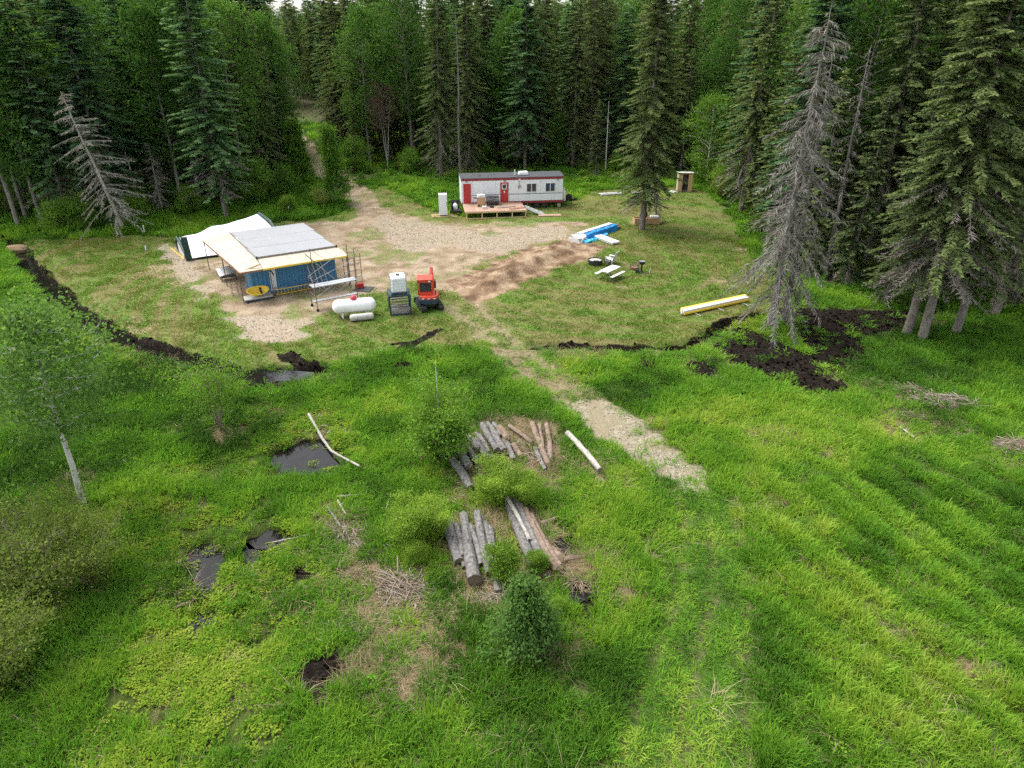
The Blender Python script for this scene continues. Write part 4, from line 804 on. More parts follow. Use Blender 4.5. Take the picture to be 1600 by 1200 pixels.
# blue container: local x along its front, y backwards
CO = (-18.25, 46.45, 0.02); CY_ = R(31)
ct = thing('shipping_container', 'blue corrugated shipping container under the grey roof deck', 'container', CO, CY_)
def corrugated(x0, x1, y, z0, z1, per=.276, dep=.04, axis='x'):
    q = MB(); n = int(round((x1 - x0) / per)); pts = []
    for i in range(n):
        a = x0 + (x1 - x0) * i / n; p = (x1 - x0) / n; pts += [(a, 0), (a + p * .28, 0), (a + p * .5, dep), (a + p * .78, dep)]
    pts.append((x1, 0)); vs = []
    for a, d in pts:
        for z in (z0, z1): vs.append((a, y + d, z) if axis == 'x' else (y + d, a, z))
    q.add(vs, [(2 * i, 2 * i + 2, 2 * i + 3, 2 * i + 1) for i in range(len(pts) - 1)]); return q
corrugated(.1, 5.96, .02, .16, 2.45).build('side_wall', M_BLUE, ct); corrugated(.1, 5.96, 2.37, .16, 2.45).build('side_wall', M_BLUE, ct)
corrugated(.1, 2.34, 5.98, .16, 2.45, axis='y').build('end_wall', M_BLUE, ct)
for k in (0, 1):
    d = MB().box((.03, .66 + k * 1.12, 1.3), (.05, 1.1, 2.28)).build('door', M_BLUE, ct); MB().tube([(-.02, .5 + k * 1.4, .2), (-.02, .5 + k * 1.4, 2.4)], .02, 6).build('lock_bar', M_STEEL, d)
fr = MB()
for x in (.06, 6.0):
    for y in (.06, 2.38): fr.box((x, y, 1.295), (.12, .12, 2.59))
for y in (.05, 2.39): fr.box((3.03, y, .08), (5.84, .1, .16)); fr.box((3.03, y, 2.52), (5.84, .1, .13))
for x in (.05, 6.01): fr.box((x, 1.22, .08), (.1, 2.2, .16)); fr.box((x, 1.22, 2.52), (.1, 2.2, .13))
ct.scale = (1, 1, .93); fr.build('frame', M_BLUE, ct); MB().box((3.03, 1.22, 2.57), (5.8, 2.2, .03)).build('top_sheet', M_BLUE, ct)
pn = MB().box((1.48, -.012, 1.3), (.42, .02, 2.25), (0, .03, 0)).build('white_panel', M_WHITE, ct); tag(pn, 'white vertical panel with dark strokes on the blue wall')
q = MB(); q.beam((1.36, -.026, 1.9), (1.56, -.026, 1.35), .004, .09); q.beam((1.40, -.026, 2.3), (1.44, -.026, 1.75), .004, .05); q.beam((1.44, -.026, .95), (1.44, -.026, .35), .004, .05); q.beam((1.42, -.026, .34), (1.62, -.026, .38), .004, .05); q.beam((1.50, -.026, 1.4), (1.50, -.026, .95), .004, .04); q.build('dark_strokes', M_BLACK, pn)
# roof over the container
rf = thing('shelter_roof', 'flat grey roof deck with plywood eaves built over the blue container', 'roof', CO, CY_)
for i, (a, b) in enumerate(((-.05, 2.6), (2.62, 5.25), (5.27, 8.0))):
    q = MB(); slab(q, [(.62, a, 2.70 + .004 * i), (6.25, a, 2.70 + .004 * i), (6.15, b, 2.70 + .006 * i), (.42, b, 2.70 + .006 * i)], .05); q.build('roof_panel', M_ROOFG, rf)
q = MB(); q.beam((.6, -.08, 2.70), (6.27, -.08, 2.70), .04, .12); q.beam((.56, -.05, 2.70), (.38, 8.0, 2.70), .04, .12); q.build('deck_edge', M_BOARDG, rf)
q = MB(); q.box((.58, -.1, 2.72), (.1, .1, .16)); q.build('corner_cap', M_BLACK, rf); MB().box((6.27, -.1, 2.72), (.1, .1, .16)).build('corner_cap', M_BLACK, rf)
vv = [-1.5, -.02, 2.05, 4.1, 6.2, 8.3]
for i, (a, b) in enumerate(zip(vv[:-1], vv[1:])):
    o1, o2 = -1.0 - .08 * a, -1.0 - .08 * b; j = (i % 2) * .006
    c = [(o1, a + .03, 2.30 + j), (.56 - .02 * a, a + .03, (2.32 if i == 0 else 2.63) + j), (.56 - .02 * b, b - .012, 2.63 + j), (o2, b - .012, 2.30 + j)]
    if i == 0: c = [(-.88, -1.5, 2.28), (.62, -1.5, 2.29), (.58, -.03, 2.63), (-1.0, -.03, 2.30)]
    q = MB(); slab(q, c, .02); q.build('plywood_sheet', M_PLY, rf)
for a, b in ((.635, 2.6), (2.615, 4.6), (4.615, 6.65)):
    q = MB(); slab(q, [(a, -1.5, 2.30), (b, -1.42, 2.31), (b - (.3 if b > 6 else 0), -.11, 2.63), (a, -.11, 2.63)], .02); q.build('plywood_sheet', M_PLY, rf)
q = MB(); q.beam((.63, -1.52, 2.24), (6.67, -1.44, 2.25), .05, .11); q.build('fascia_board', M_YELLOW, rf)
q = MB(); q.beam((-.9, -1.52, 2.22), (.61, -1.52, 2.23), .05, .11); q.build('fascia_board', M_BROWN, rf)
q = MB(); q.beam((-.9, -1.5, 2.22), (-1.66, 8.3, 2.22), .05, .11); q.build('fascia_board', M_BROWN, rf)
q = MB()
for k in range(11):
    v = -1.2 + k * .93; q.beam((-.85 - .075 * v, v, 2.24), (.56, v, 2.55), .04, .09)
for k in range(9): u = .8 + k * .72; q.beam((u, -1.45, 2.23), (u, -.12, 2.54), .04, .09)
q.build('rafter', M_LUMBER, rf)
for u, v, h in ((-.95, -1.3, 2.2), (1.1, -1.25, 2.2), (6.55, -1.3, 2.2), (-1.2, 3.2, 2.2), (-1.6, 8.1, 2.2), (3.2, 7.9, 2.62), (6.0, 7.9, 2.62)):
    MB().tube([(u, v, -.05), (u, v, h)], .035, 6).build('post', M_SCAF, rf)
# white tarp shelter to the left rear
tw_ = thing('tarp_shelter', 'low white tarpaulin shelter with dark green ends behind the container', 'tarp shelter', (-26.3, 55.0, 0.0), CY_)
n1, n2 = 34, 18; V = []; u_ = Vector((math.cos(CY_), math.sin(CY_))); back = [(-.2, 3.25, 1.15), (5.4, 3.5, 2.15)]
for j in range(n2 + 1):
    for i in range(n1 + 1):
        a, b = i / n1, j / n2
        x = -.15 * b + a * (7.2 - .4 * b) + .02; y = b * (3.35 + .25 * a); zf = .12 + 1.1 * sstep(.35, .95, np.array(a)); zb = 1.15 + a * 1.15
        z = float(zf + (zb - zf) * (b ** .75)) - .10 * math.sin(math.pi * b) * (1 - a) + .09 * math.sin(a * 17 + 1.0) * b ** 2 * (.4 + .6 * math.sin(a * 5)) + .04 * math.sin(a * 9 + b * 4)
        V.append((x, y, z))
Fq = [(j * (n1 + 1) + i, j * (n1 + 1) + i + 1, (j + 1) * (n1 + 1) + i + 1, (j + 1) * (n1 + 1) + i) for j in range(n2) for i in range(n1)]
V2 = [(x, y, z - .02) for x, y, z in V]; q = MB(); q.add(V, Fq); q.add(V2, [f[::-1] for f in Fq]); q.build('tarp', M_FABRIC, tw_, True)
q = MB(); q.tube([V[i] for i in range(0, n1 + 1, 3)], .04, 6); q.build('front_edge', M_BLACK, tw_)
q = MB(); q.prism([(-.32, -.02), (.18, -.02), (.1, 1.95), (-.38, 1.98)], -.06, .06); q.build('end_panel', M_GREEN, tw_)
q = MB(); q.tube([(-.35, 3.6, -.05), (-.42, 3.6, .75), (-.35, 3.2, 1.2), (-.28, 2.4, 1.05), (-.25, 1.2, .62), (-.22, .5, .45)], [.12, .13, .15, .14, .12, .1], 8); q.build('rolled_edge', M_GREEN, tw_, True)
q = MB(); q.add([(-.4, 3.45, 0), (-.4, 3.45, .75), (-.33, 2.9, 1.0), (-.28, 1.0, .5), (-.3, 1.0, 0)], [(0, 1, 2, 3, 4)]); q.build('end_flap', M_WRAP, tw_)
q = MB(); q.tube([(V[n2 * (n1 + 1) + n1][0], V[n2 * (n1 + 1) + n1][1], 2.32), (7.1, 1.6, 2.0), (7.2, 0, 1.35)], [.16, .15, .12], 8); q.build('rolled_edge', M_GREEN, tw_, True)
for x, y, h in ((0, 3.3, 1.1), (3.4, 3.4, 1.6), (6.6, 3.5, 2.1), (3.5, .3, .4), (6.8, .3, 1.1)): MB().tube([(x, y, -.1), (x, y, h)], .05, 6).build('post', M_SCAF, tw_)
def strip(name, pts, r, mat, label, cat, z=.03, n=6):
    "something thin lying along ground points"
    P = [(*p, gz(*p) + z) for p in pts]; c = P[0]; q = MB(); q.tube([(a - c[0], b - c[1], d - c[2]) for a, b, d in P], r, n); o = q.build(name, mat, None, True); o.location = c; return tag(o, label, cat)
strip('strap', GP([(267, 388), (277, 396), (288, 405)]), .05, M_YELLOW, 'yellow strap stretched along the ground left of the white tarp', 'strap')
# trailer: local x along its front, y backwards
TO = (-5.23, 72.75, 0.0); TYW = R(7.9); TL, TD, TZ0, TZ1 = 10.7, 3.0, .62, 3.2
tr = thing('office_trailer', 'long white and red office trailer with two red doors', 'trailer', TO, TYW)
xs = np.linspace(0, TL, 10)
for a, b in zip(xs[:-1], xs[1:]): MB().box(((a + b) / 2, .02, (TZ0 + TZ1) / 2 + .03), (b - a - .014, .04, TZ1 - TZ0 - .34)).build('wall_panel', M_TRWALL, tr)
MB().bbox((.0, .045, TZ0), (TL, TD, TZ1)).build('body', M_TRWALL, tr)
MB().bbox((-.01, -.02, TZ0 - .04), (TL + .01, .05, TZ0 + .18)).build('lower_trim', M_DKRED, tr)
MB().bbox((-.01, -.03, TZ1 - .13), (TL + .01, .05, TZ1 + .02)).build('upper_trim', M_DKRED, tr); MB().bbox((-.01, -.015, TZ1 - .22), (TL + .01, .045, TZ1 - .145)).build('upper_stripe', M_DKRED, tr)
for a, b in ((1.02, 4.0), (4.95, TL)): MB().bbox((a, -.012, 1.52), (b, .001, 1.57)).build('belt_stripe', M_BLACK, tr)
q = MB(); q.prism([(-.06, TZ1 + .02), (1.5, TZ1 + .16), (TD + .06, TZ1 + .02), (TD + .06, TZ1 + .05), (1.5, TZ1 + .20), (-.06, TZ1 + .06)], -.06, TL + .06, 'x'); q.build('roof', M_DARK, tr)
def door(x0, x1, z0, z1, win):
    MB().bbox((x0 - .06, -.03, z0), (x1 + .06, -.005, z1 + .06)).build('door_frame', M_WRAP, tr); d = MB().bbox((x0, -.055, z0 + .02), (x1, -.032, z1)).build('door', M_RED, tr)
    MB().box((x1 - .08, -.08, z0 + 1.0), (.05, .05, .12)).build('handle', M_STEEL, d)
    if win:
        c = (x0 + x1) / 2; MB().bbox((c - .25, -.07, z1 - .68), (c + .25, -.057, z1 - .12)).build('window_frame', M_WHITE, d); MB().bbox((c - .18, -.08, z1 - .61), (c + .18, -.072, z1 - .19)).build('pane', M_GLASS, d); MB().bbox((c - .07, -.065, z1 - 1.05), (c + .07, -.057, z1 - .85)).build('sticker', M_WHITE, d)
door(.21, .98, .7, 2.72, False); door(4.05, 4.89, .7, 2.76, True)
for x0, x1 in ((6.8, 7.86), (8.8, 9.84)):
    w = MB().bbox((x0, -.05, 1.72), (x1, -.004, 2.62)).build('window', M_WHITE, tr); c = (x0 + x1) / 2
    for a, b in ((x0 + .05, c - .04), (c + .04, x1 - .05)): MB().bbox((a, -.062, 1.77), (b, -.052, 2.57)).build('pane', M_GLASS, w)
for x in (.55, 4.5, 10.1): MB().box((x, -.07, 2.93), (.22, .1, .1)).build('wall_lamp', M_STEEL, tr)
q = MB(); q.lathe([(.17, -.02), (.17, .05)], 14, (6.05, -.03, 2.3), 'y'); q.build('wall_cap', M_STEEL, tr); MB().tube([(6.05, -.05, 2.35), (6.02, -.05, 2.95)], .02, 5).build('conduit', M_STEEL, tr)
MB().box((6.05, -.08, 3.0), (.2, .12, .16)).build('junction_box', M_WHITE, tr)
q = MB(); q.box((6.6, 1.0, TZ1 + .30), (1.05, .8, .3), taper=.85); q.build('roof_unit', M_WHITE, tr, bevel=.04)
for x, y, h in ((1.9, .7, .25), (2.05, 1.1, .2), (3.5, 1.2, .18), (5.7, .9, .55), (5.9, .5, .3)): MB().tube([(x, y, TZ1 + .08), (x, y, TZ1 + .12 + h)], .06, 7).build('roof_vent', M_STEEL if h < .4 else M_WHITE, tr)
q = MB()
for y in (.5, 2.5): q.bbox((0, y - .08, TZ0 - .24), (TL, y + .08, TZ0 - .005))
for k in range(9): q.bbox((k * 1.3 + .1, .5, TZ0 - .15), (k * 1.3 + .2, 2.5, TZ0 - .02))
q.build('chassis', M_BLACK, tr)
def wheel(parent, c, r, w, axis='y', mat=M_RUBBER, rim=M_STEEL):
    t = MB().lathe([(r * .62, -w / 2), (r * .93, -w / 2), (r, -w * .3), (r, w * .3), (r * .93, w / 2), (r * .62, w / 2)], 20, c, axis).build('tyre', mat, parent, True)
    MB().lathe([(r * .2, -w * .42), (r * .6, -w * .3), (r * .6, w * .3), (r * .2, w * .42)], 14, c, axis).build('rim', rim, t, True); return t
for x in (7.9, 8.8):
    for y in (.25, 2.75): wheel(tr, (x, y, .38), .38, .24)
for x, y in ((.4, .5), (4.5, .5), (10.4, .5), (.4, 2.5), (10.4, 2.5)): MB().box((x, y, .2), (.35, .35, .4)).build('support_block', M_GREYT, tr)
q = MB(); q.beam((TL, .6, .5), (TL + 1.7, 1.5, .5), .12, .14); q.beam((TL, 2.4, .5), (TL + 1.7, 1.5, .5), .12, .14); q.box((TL + .5, 1.5, .52), (.1, 1.6, .1)); q.box((TL + 1.75, 1.5, .52), (.25, .18, .2)); q.build('hitch_frame', M_BLACK, tr)
MB().tube([(TL + 1.25, 1.35, 0), (TL + 1.25, 1.35, .95)], .05, 7).build('jack', M_BLACK, tr)
sp = wheel(tr, (TL + .85, .95, .85), .37, .22)
for k in (0, 1):
    b = MB().lathe([(.15, .55), (.19, .62), (.19, 1.45), (.13, 1.62), (.05, 1.66), (.05, 1.74), (.09, 1.76), (.09, 1.84)], 14, (TL + .3, .7 + k * .45, 0)).build('gas_cylinder', M_TANK, tr, True)
# deck in front of the trailer
dk = thing('wooden_deck', 'low wooden deck on posts along the trailer front', 'deck', TO, TYW)
for k in range(17):
    x = .1 + k * .362; MB().bbox((x, -3.75, .68), (x + .352, -.08, .72)).build('deck_board', M_DECK, dk)
for x in (.2, 1.75, 3.25, 4.8, 6.15):
    for y in (-3.7, -1.9, -.3): MB().bbox((x - .05, y - .05, -.05), (x + .05, y + .05, .60)).build('post', M_LUMBER, dk)
for y in (-3.78, -1.9, -.3): MB().bbox((.05, y - .025, .56), (6.3, y + .025, .675)).build('joist', M_LUMBER, dk)
for x in (.1, 6.25): MB().bbox((x - .02, -3.7, .58), (x + .02, -.1, .674)).build('joist', M_LUMBER, dk)
MB().bbox((.05, -3.82, .0), (6.3, -3.76, .09)).build('ground_rail', M_LUMBER, dk)
st = thing('deck_stairs', 'narrow white sided steps leading down from the deck to the right', 'stairs', TO, TYW)
for y in (-2.5, -1.7): MB().beam((6.35, y, .66), (8.2, y - .9, .05), .05, .2).build('stringer', M_WHITE, st)
for k in range(4): f = (k + .6) / 4.4; MB().box((6.35 + 1.85 * f, -2.1 - .9 * f, .66 - .6 * f), (.26, .75, .04), (0, 0, -.45)).build('tread', M_BOARDG, st)
def loc(o, yaw, x, y): return (o[0] + x * math.cos(yaw) - y * math.sin(yaw), o[1] + x * math.sin(yaw) + y * math.cos(yaw))
p = G(859, 337); b = MB().box((0, 0, .05), (2.3, .75, .05)).build('plywood_board', M_DECK); b.location = (*p, gz(*p)); b.rotation_euler[2] = R(5); tag(b, 'brown plywood board flat on the grass right of the deck stairs', 'board')
g = thing('barbecue', 'barbecue with white lid standing on the deck by the left door', 'barbecue', (*loc(TO, TYW, 1.9, -1.3), .722), TYW + .1)
MB().box((0, 0, .45), (.75, .5, .8)).build('cabinet', M_PLYS, g); q = MB(); q.prism([(-.42, .86), (.42, .86), (.38, 1.15), (-.38, 1.15)], -.28, .28); q.build('lid', M_WRAP, g, bevel=.05)
for s in (-1, 1): MB().box((s * .62, 0, .84), (.4, .45, .04)).build('side_shelf', M_BLACK, g); 
for s in (-1, 1): wheel(g, (s * .3, -.28, .1), .1, .05)
g = thing('wire_crate', 'black wire crate standing on the deck left of the second door', 'crate', (*loc(TO, TYW, 3.15, -.9), .722), TYW)
q = MB()
for k in range(9):
    for y in (-.35, .35): q.box((-.6 + .15 * k, y, .4), (.03, .03, .8))
for z in (.02, .4, .8):
    for y in (-.35, .35): q.box((0, y, z), (1.23, .035, .035))
    for x in (-.6, .6): q.box((x, 0, z), (.035, .7, .035))
q.build('wire_frame', M_BLACK, g); MB().box((0, 0, .06), (1.15, .66, .05)).build('tray', M_BLACK, g); MB().box((0, 0, .825), (1.24, .74, .02)).build('cover', M_BLACK, g)
for k, (x, y, w, d, h, m_, l) in enumerate(((2.1, -2.6, .45, .35, .25, M_WRAP, 'small white box on the deck below the barbecue'), (2.9, -2.2, .35, .3, .2, M_BLACK, 'small black toolbox on the deck right of the barbecue'), (4.4, -2.3, 1.9, .3, .06, M_BOARDG, 'grey loose boards lying across the middle of the deck'), (5.4, -2.9, 1.6, .55, .05, M_BROWN, 'dark red brown sheet lying on the right end of the deck'))):
    o = MB().box((0, 0, h / 2 + .003), (w, d, h)).build(('box', 'toolbox', 'loose_boards', 'sheet')[k], m_, None, bevel=.01); o.location = (*loc(TO, TYW, x, y), .722); o.rotation_euler[2] = TYW + .12 * k; tag(o, l, ('box', 'toolbox', 'boards', 'sheet')[k])
f = thing('upright_freezer', 'tall white upright freezer standing on planks left of the trailer', 'freezer', (*G(693, 337), .06), R(6))
MB().bbox((-.42, -.35, .06), (.42, .35, 2.15)).build('cabinet', M_WHITE, f, bevel=.03); MB().bbox((-.41, -.40, .1), (.41, -.352, 2.12)).build('door', M_WHITE, f, bevel=.015); MB().box((.36, -.43, 1.2), (.04, .05, .5)).build('handle', M_STEEL, f)
pp = thing('plank_pallet', 'pale planks under the white upright freezer', 'pallet', (*G(693, 337), -.02), R(6))
for k in range(4): MB().box((.1, -.5 + k * .33, .04), (2.6, .14, .06)).build('plank', M_LUMBER, pp)
a = thing('utility_cart', 'black utility cart with a white jug between freezer and trailer', 'cart', G(712, 334), R(8))
MB().box((0, 0, .5), (.9, 1.3, .12)).build('bed', M_BLACK, a); MB().box((-.42, 0, .85), (.05, 1.3, .6)).build('side_rail', M_BLACK, a); MB().box((0, .62, .95), (.9, .05, .8)).build('back_rail', M_BLACK, a)
for s in (-1, 1): wheel(a, (s * .5, 0, .27), .27, .16, 'x')
j = thing('white_jug', 'white plastic jug standing on the black utility cart', 'jug', (*G(712, 334), gz(*G(712, 334)) + .565), 0)
MB().lathe([(.2, 0), (.24, .05), (.24, .45), (.12, .6), (.07, .62), (.07, .7)], 14).build('jug_body', M_POLY, j, True); MB().lathe([(.08, .7), (.08, .76)], 10).build('cap', M_BLACK, j)
# plywood shed
s = thing('plywood_shed', 'small plywood outhouse with a dark open doorway by the birch', 'shed', G(1068, 298), R(-4))
W, Dp, Hh = 1.62, 1.3, 2.15
MB().bbox((-W / 2, -Dp / 2 + .001, 0), (-.33, -Dp / 2 + .03, Hh)).build('front_panel', M_PLYS, s); MB().bbox((.33, -Dp / 2 + .001, 0), (W / 2, -Dp / 2 + .03, Hh)).build('front_panel', M_PLYS, s); MB().bbox((-.33, -Dp / 2 + .002, 2.0), (.33, -Dp / 2 + .03, Hh)).build('lintel', M_PLYS, s)
for x in (-1, 1): q = MB(); q.prism([(-Dp / 2 + .032, 0), (Dp / 2, 0), (Dp / 2, Hh - .12), (-Dp / 2 + .032, Hh)], x * W / 2, x * (W / 2 - .03), 'x'); q.build('side_panel', M_PLY, s)
MB().bbox((-W / 2 + .032, Dp / 2 - .03, 0), (W / 2 - .032, Dp / 2, Hh - .13)).build('rear_panel', M_BOARDG, s); MB().bbox((-W / 2 + .035, -Dp / 2 + .04, .05), (W / 2 - .035, Dp / 2 - .04, .1)).build('floor_board', M_BOARDG, s)
q = MB(); slab(q, [(-W / 2 - .1, -Dp / 2 - .12, Hh + .035), (W / 2 + .1, -Dp / 2 - .12, Hh + .035), (W / 2 + .1, Dp / 2 + .1, Hh - .11), (-W / 2 - .1, Dp / 2 + .1, Hh - .11)], .03); q.build('roof', M_WRAP, s)
MB().bbox((-.6, 0, .1), (.6, .55, .5)).build('bench_box', M_DARK, s)

# ---------------------------------------------------------------- yard equipment
def span(p, q):
    a, b = G(*p), G(*q); return ((a[0] + b[0]) / 2, (a[1] + b[1]) / 2), math.hypot(b[0] - a[0], b[1] - a[1]), math.atan2(b[1] - a[1], b[0] - a[0])
# propane tanks
c, L, yw = span((526, 496), (584, 491)); t = thing('propane_tank', 'big white propane tank with a red dome lid', 'tank', c, yw); t.scale = (.94, .94, .94)
rr, hl = .49, 1.5; MB().lathe([(.02, -hl)] + [(rr * math.sin(k * math.pi / 12), -hl + .42 * (1 - math.cos(k * math.pi / 12))) for k in range(1, 7)] + [(rr * math.cos(k * math.pi / 12), hl - .42 + .42 * math.sin(k * math.pi / 12)) for k in range(0, 6)] + [(.02, hl)], 28, (0, 0, .78), 'x').build('tank_shell', M_TANK, t, True)
MB().lathe([(.22, 1.2), (.235, 1.3), (.2, 1.42), (.12, 1.5), (.03, 1.53)], 18, (0, 0, .02)).build('dome_lid', M_DOME, t, True)
for x in (-.85, .85): MB().box((x, 0, .17), (.14, .62, .34)).build('leg', M_TANK, t)
MB().lathe([(.05, -.03), (.05, .03)], 10, (.55, -.40, .92), 'y').build('gauge', M_STEEL, t)
c, L, yw = span((551, 502), (581, 499)); t = thing('gas_tank', 'smaller grey cylindrical tank lying in front of the propane tank', 'tank', c, yw)
MB().lathe([(.02, -.78), (.14, -.76), (.215, -.68), (.23, -.6), (.23, .6), (.215, .68), (.14, .76), (.02, .78)], 22, (0, 0, .25), 'x').build('tank_shell', M_GREYT, t, True)
for x in (-.45, .45): MB().box((x, 0, .05), (.08, .4, .1)).build('skid', M_BLACK, t)
for x in (-.3, .3): MB().lathe([(.234, -.03), (.234, .03)], 22, (x, 0, .25), 'x').build('band', M_STEEL, t)
# water tote on its stand
so = (-7.98, 42.65); syw = R(13); w_ = 1.35; hh = 1.38
s = thing('steel_stand', 'dark blue steel stand carrying the white water tote', 'stand', so, syw)
for x in (0, w_):
    for y in (0, w_): MB().box((x, y, hh / 2), (.08, .08, hh)).build('leg', M_NAVY, s)
for z in (.08, hh - .06):
    for y in (0, w_): MB().box((w_ / 2, y, z), (w_ - .1, .06, .08)).build('rail', M_NAVY, s)
    for x in (0, w_): MB().box((x, w_ / 2, z), (.06, w_ - .1, .08)).build('rail', M_NAVY, s)
for x in (0, w_): MB().beam((x, .05, .12), (x, w_ - .05, hh - .12), .04, .05).build('brace', M_NAVY, s)
MB().box((w_ / 2, w_ / 2, hh), (w_ - .1, w_ - .1, .04)).build('platform', M_NAVY, s)
bs = thing('board_stack', 'weathered grey boards stacked inside the tote stand', 'boards', so, syw)
for k in range(5): MB().box((w_ / 2 + .02, .22 + .22 * k, .18 + .15 * k), (1.15, .17, .07), (.1, 0, .05 * (k % 3 - 1))).build('board', M_BOARDG, bs)
for k in range(4): MB().box((w_ / 2, .25 + .28 * k, .06), (1.1, .2, .1)).build('board', M_BOARDG, bs)
MB().box((w_ / 2, .12, .22), (1.12, .03, .28)).build('front_board', M_BOARDG, bs)
s2 = Vector((so[0], so[1])); tt = thing('water_tote', 'white plastic water tote in a wire cage on the dark stand', 'water tote', (*loc(so, syw, w_ / 2, w_ / 2), gz(*so) + hh + .02), syw)
MB().box((0, 0, .07), (1.02, 1.2, .12)).build('pallet', M_NAVY, tt)
MB().box((0, 0, .64), (.98, 1.16, 1.0)).build('bottle', M_POLY, tt, bevel=.1); MB().lathe([(.13, 1.13), (.13, 1.2)], 14).build('lid', M_BLACK, tt)
q = MB()
for k in range(7):
    x = -.5 + k / 6; q.tube([(x, -.6, .14), (x, -.6, 1.12)], .006, 4); q.tube([(x, .6, .14), (x, .6, 1.12)], .006, 4)
for k in range(8):
    y = -.6 + k * 1.2 / 7; q.tube([(-.51, y, .14), (-.51, y, 1.12)], .009, 4); q.tube([(.51, y, .14), (.51, y, 1.12)], .009, 4)
for k in range(6):
    z = .16 + k * .192; q.tube([(-.51, -.6, z), (.51, -.6, z), (.51, .6, z), (-.51, .6, z), (-.51, -.6, z)], .007, 4)
for y in (-.25, .25): q.tube([(-.51, y, 1.15), (.51, y, 1.15)], .015, 4)
q.v = q.v; q.build('cage', M_ALU, tt)
# mini excavator, seen from behind
ex = thing('mini_excavator', 'orange mini excavator with dark counterweight seen from behind', 'excavator', G(671, 480), R(22)); ex.scale = (.95, .95, .9)
for sx in (-1, 1):
    q = MB(); n = 20; pts = []
    for k in range(n):
        a_ = 2 * math.pi * k / n; pts.append((.78 * math.copysign(1, math.cos(a_)) * min(1, abs(math.cos(a_)) * 1.6) + .2 * math.cos(a_), .24 + .24 * math.sin(a_)))
    q.prism(pts, sx * .62 - .17, sx * .62 + .17, 'x'); tk = q.build('track', M_RUBBER, ex)
    q = MB()
    for k in range(11): q.box((sx * .62, -.85 + k * .17, .485), (.35, .05, .035)); q.box((sx * .62, -.85 + k * .17, .0), (.35, .05, .03))
    q.build('track_pad', M_BLACK, tk); MB().box((sx * .62, 0, .25), (.37, 1.3, .14)).build('track_frame', M_NAVY, tk)
MB().box((0, 0, .36), (.9, 1.0, .2)).build('undercarriage', M_BLACK, ex)
bl = MB(); bl.prism([(1.35, .05), (1.45, .02), (1.42, .25), (1.46, .42), (1.38, .40)], -.78, .78, 'x'); bl.box((-.4, 1.1, .28), (.1, .6, .1)); bl.box((.4, 1.1, .28), (.1, .6, .1)); bl.build('dozer_blade', M_NAVY, ex)
hs2 = bpy.data.objects.new('upper_house', None)
def hx(mb): return mb
U = Euler((0, 0, R(-16))).to_matrix().to_4x4()
def up(mb, name, mat, parent=ex, **k):
    mb.v = [tuple(U @ Vector(v)) for v in mb.v]; return mb.build(name, mat, parent, **k)
q = MB(); pl_ = [(-.70, .55), (-.72, -.35), (-.6, -.78), (-.25, -.95), (.25, -.95), (.6, -.78), (.72, -.35), (.70, .55)]
q.prism(pl_, .56, .92, 'z'); up(q, 'counterweight', M_NAVY, bevel=.05)
q = MB(); q.prism([(x * .97, y * .97) for x, y in pl_], .925, 1.18, 'z'); en = up(q, 'engine_cover', M_ORANGE, bevel=.06)
for x in (-.4, 0, .4): up(MB().box((x, -.925, 1.03), (.16, .03, .05)), 'sticker', M_WHITE, en)
cb = MB()
for x in (-.66, .26):
    for y in (-.42, .62): cb.box((x, y, 1.78), (.09, .09, 1.2))
cb.box((-.2, .1, 1.22), (1.0, 1.12, .1)); cb.box((-.2, -.42, 1.32), (.84, .07, .2)); cb.box((-.2, -.42, 2.27), (.84, .07, .16)); cb.box((.26, .1, 1.4), (.06, .96, .3))
cb.v = [(x * 1.05, y, 1.2 + (z - 1.2) * .9) for x, y, z in cb.v]; cab = up(cb, 'cab_frame', M_ORANGE, bevel=.015)
q = MB(); q.prism([(-.76, -.5), (.34, -.5), (.34, .68), (-.76, .68)], 2.25, 2.36, 'z'); up(q, 'cab_roof', M_ORANGE, cab, bevel=.04)
up(MB().box((-.2, -.40, 1.76), (.8, .015, .66)), 'rear_window', M_GLASS, cab); up(MB().box((-.66, .1, 1.76), (.015, .95, .9)), 'side_window', M_GLASS, cab); up(MB().box((.25, .1, 1.85), (.015, .95, .7)), 'side_window', M_GLASS, cab); up(MB().box((-.2, .6, 1.74), (.8, .015, .92)), 'front_window', M_GLASS, cab)
up(MB().tube([(.5, -.5, 1.15), (.5, -.5, 1.5), (.52, -.58, 1.56)], .035, 8), 'exhaust_pipe', M_BLACK, ex); up(MB().tube([(.12, 1.0, 1.0), (.12, 1.25, 1.75), (.14, 1.7, 2.2), (.16, 2.4, 2.35)], .018, 6), 'hydraulic_hose', M_BLACK, ex); up(MB().box((.1, -.44, 2.2), (.16, .06, .1)), 'work_lamp', M_WHITE, cab)
for s_ in (-1, 1): up(MB().tube([(s_ * .28 - .2, .66, 1.3), (s_ * .28 - .2, .72, 1.5), (s_ * .28 - .2, .72, 2.2)], .015, 5), 'grab_rail', M_BLACK, cab)
up(MB().box((-.2, .0, 1.55), (.45, .2, .6)), 'seat', M_BLACK, ex)
q = MB(); q.box((.05, .85, .85), (.3, .35, .45)); up(q, 'swing_bracket', M_ORANGE, ex)
bm_ = MB(); bm_.tube([(.25, .95, .95), (.25, 1.3, 1.55), (.25, 1.8, 2.0), (.25, 2.6, 2.15)], [.14, .15, .14, .1], 4); bo = up(bm_, 'boom', M_ORANGE, ex)
up(MB().tube([(.25, 1.15, 1.15), (.25, 1.75, 1.8)], .05, 8), 'hydraulic_cylinder', M_STEEL, bo)
up(MB().tube([(.25, 2.5, 2.3), (.25, 2.95, 1.6), (.25, 3.0, 1.1)], [.1, .1, .07], 4), 'arm', M_ORANGE, ex)
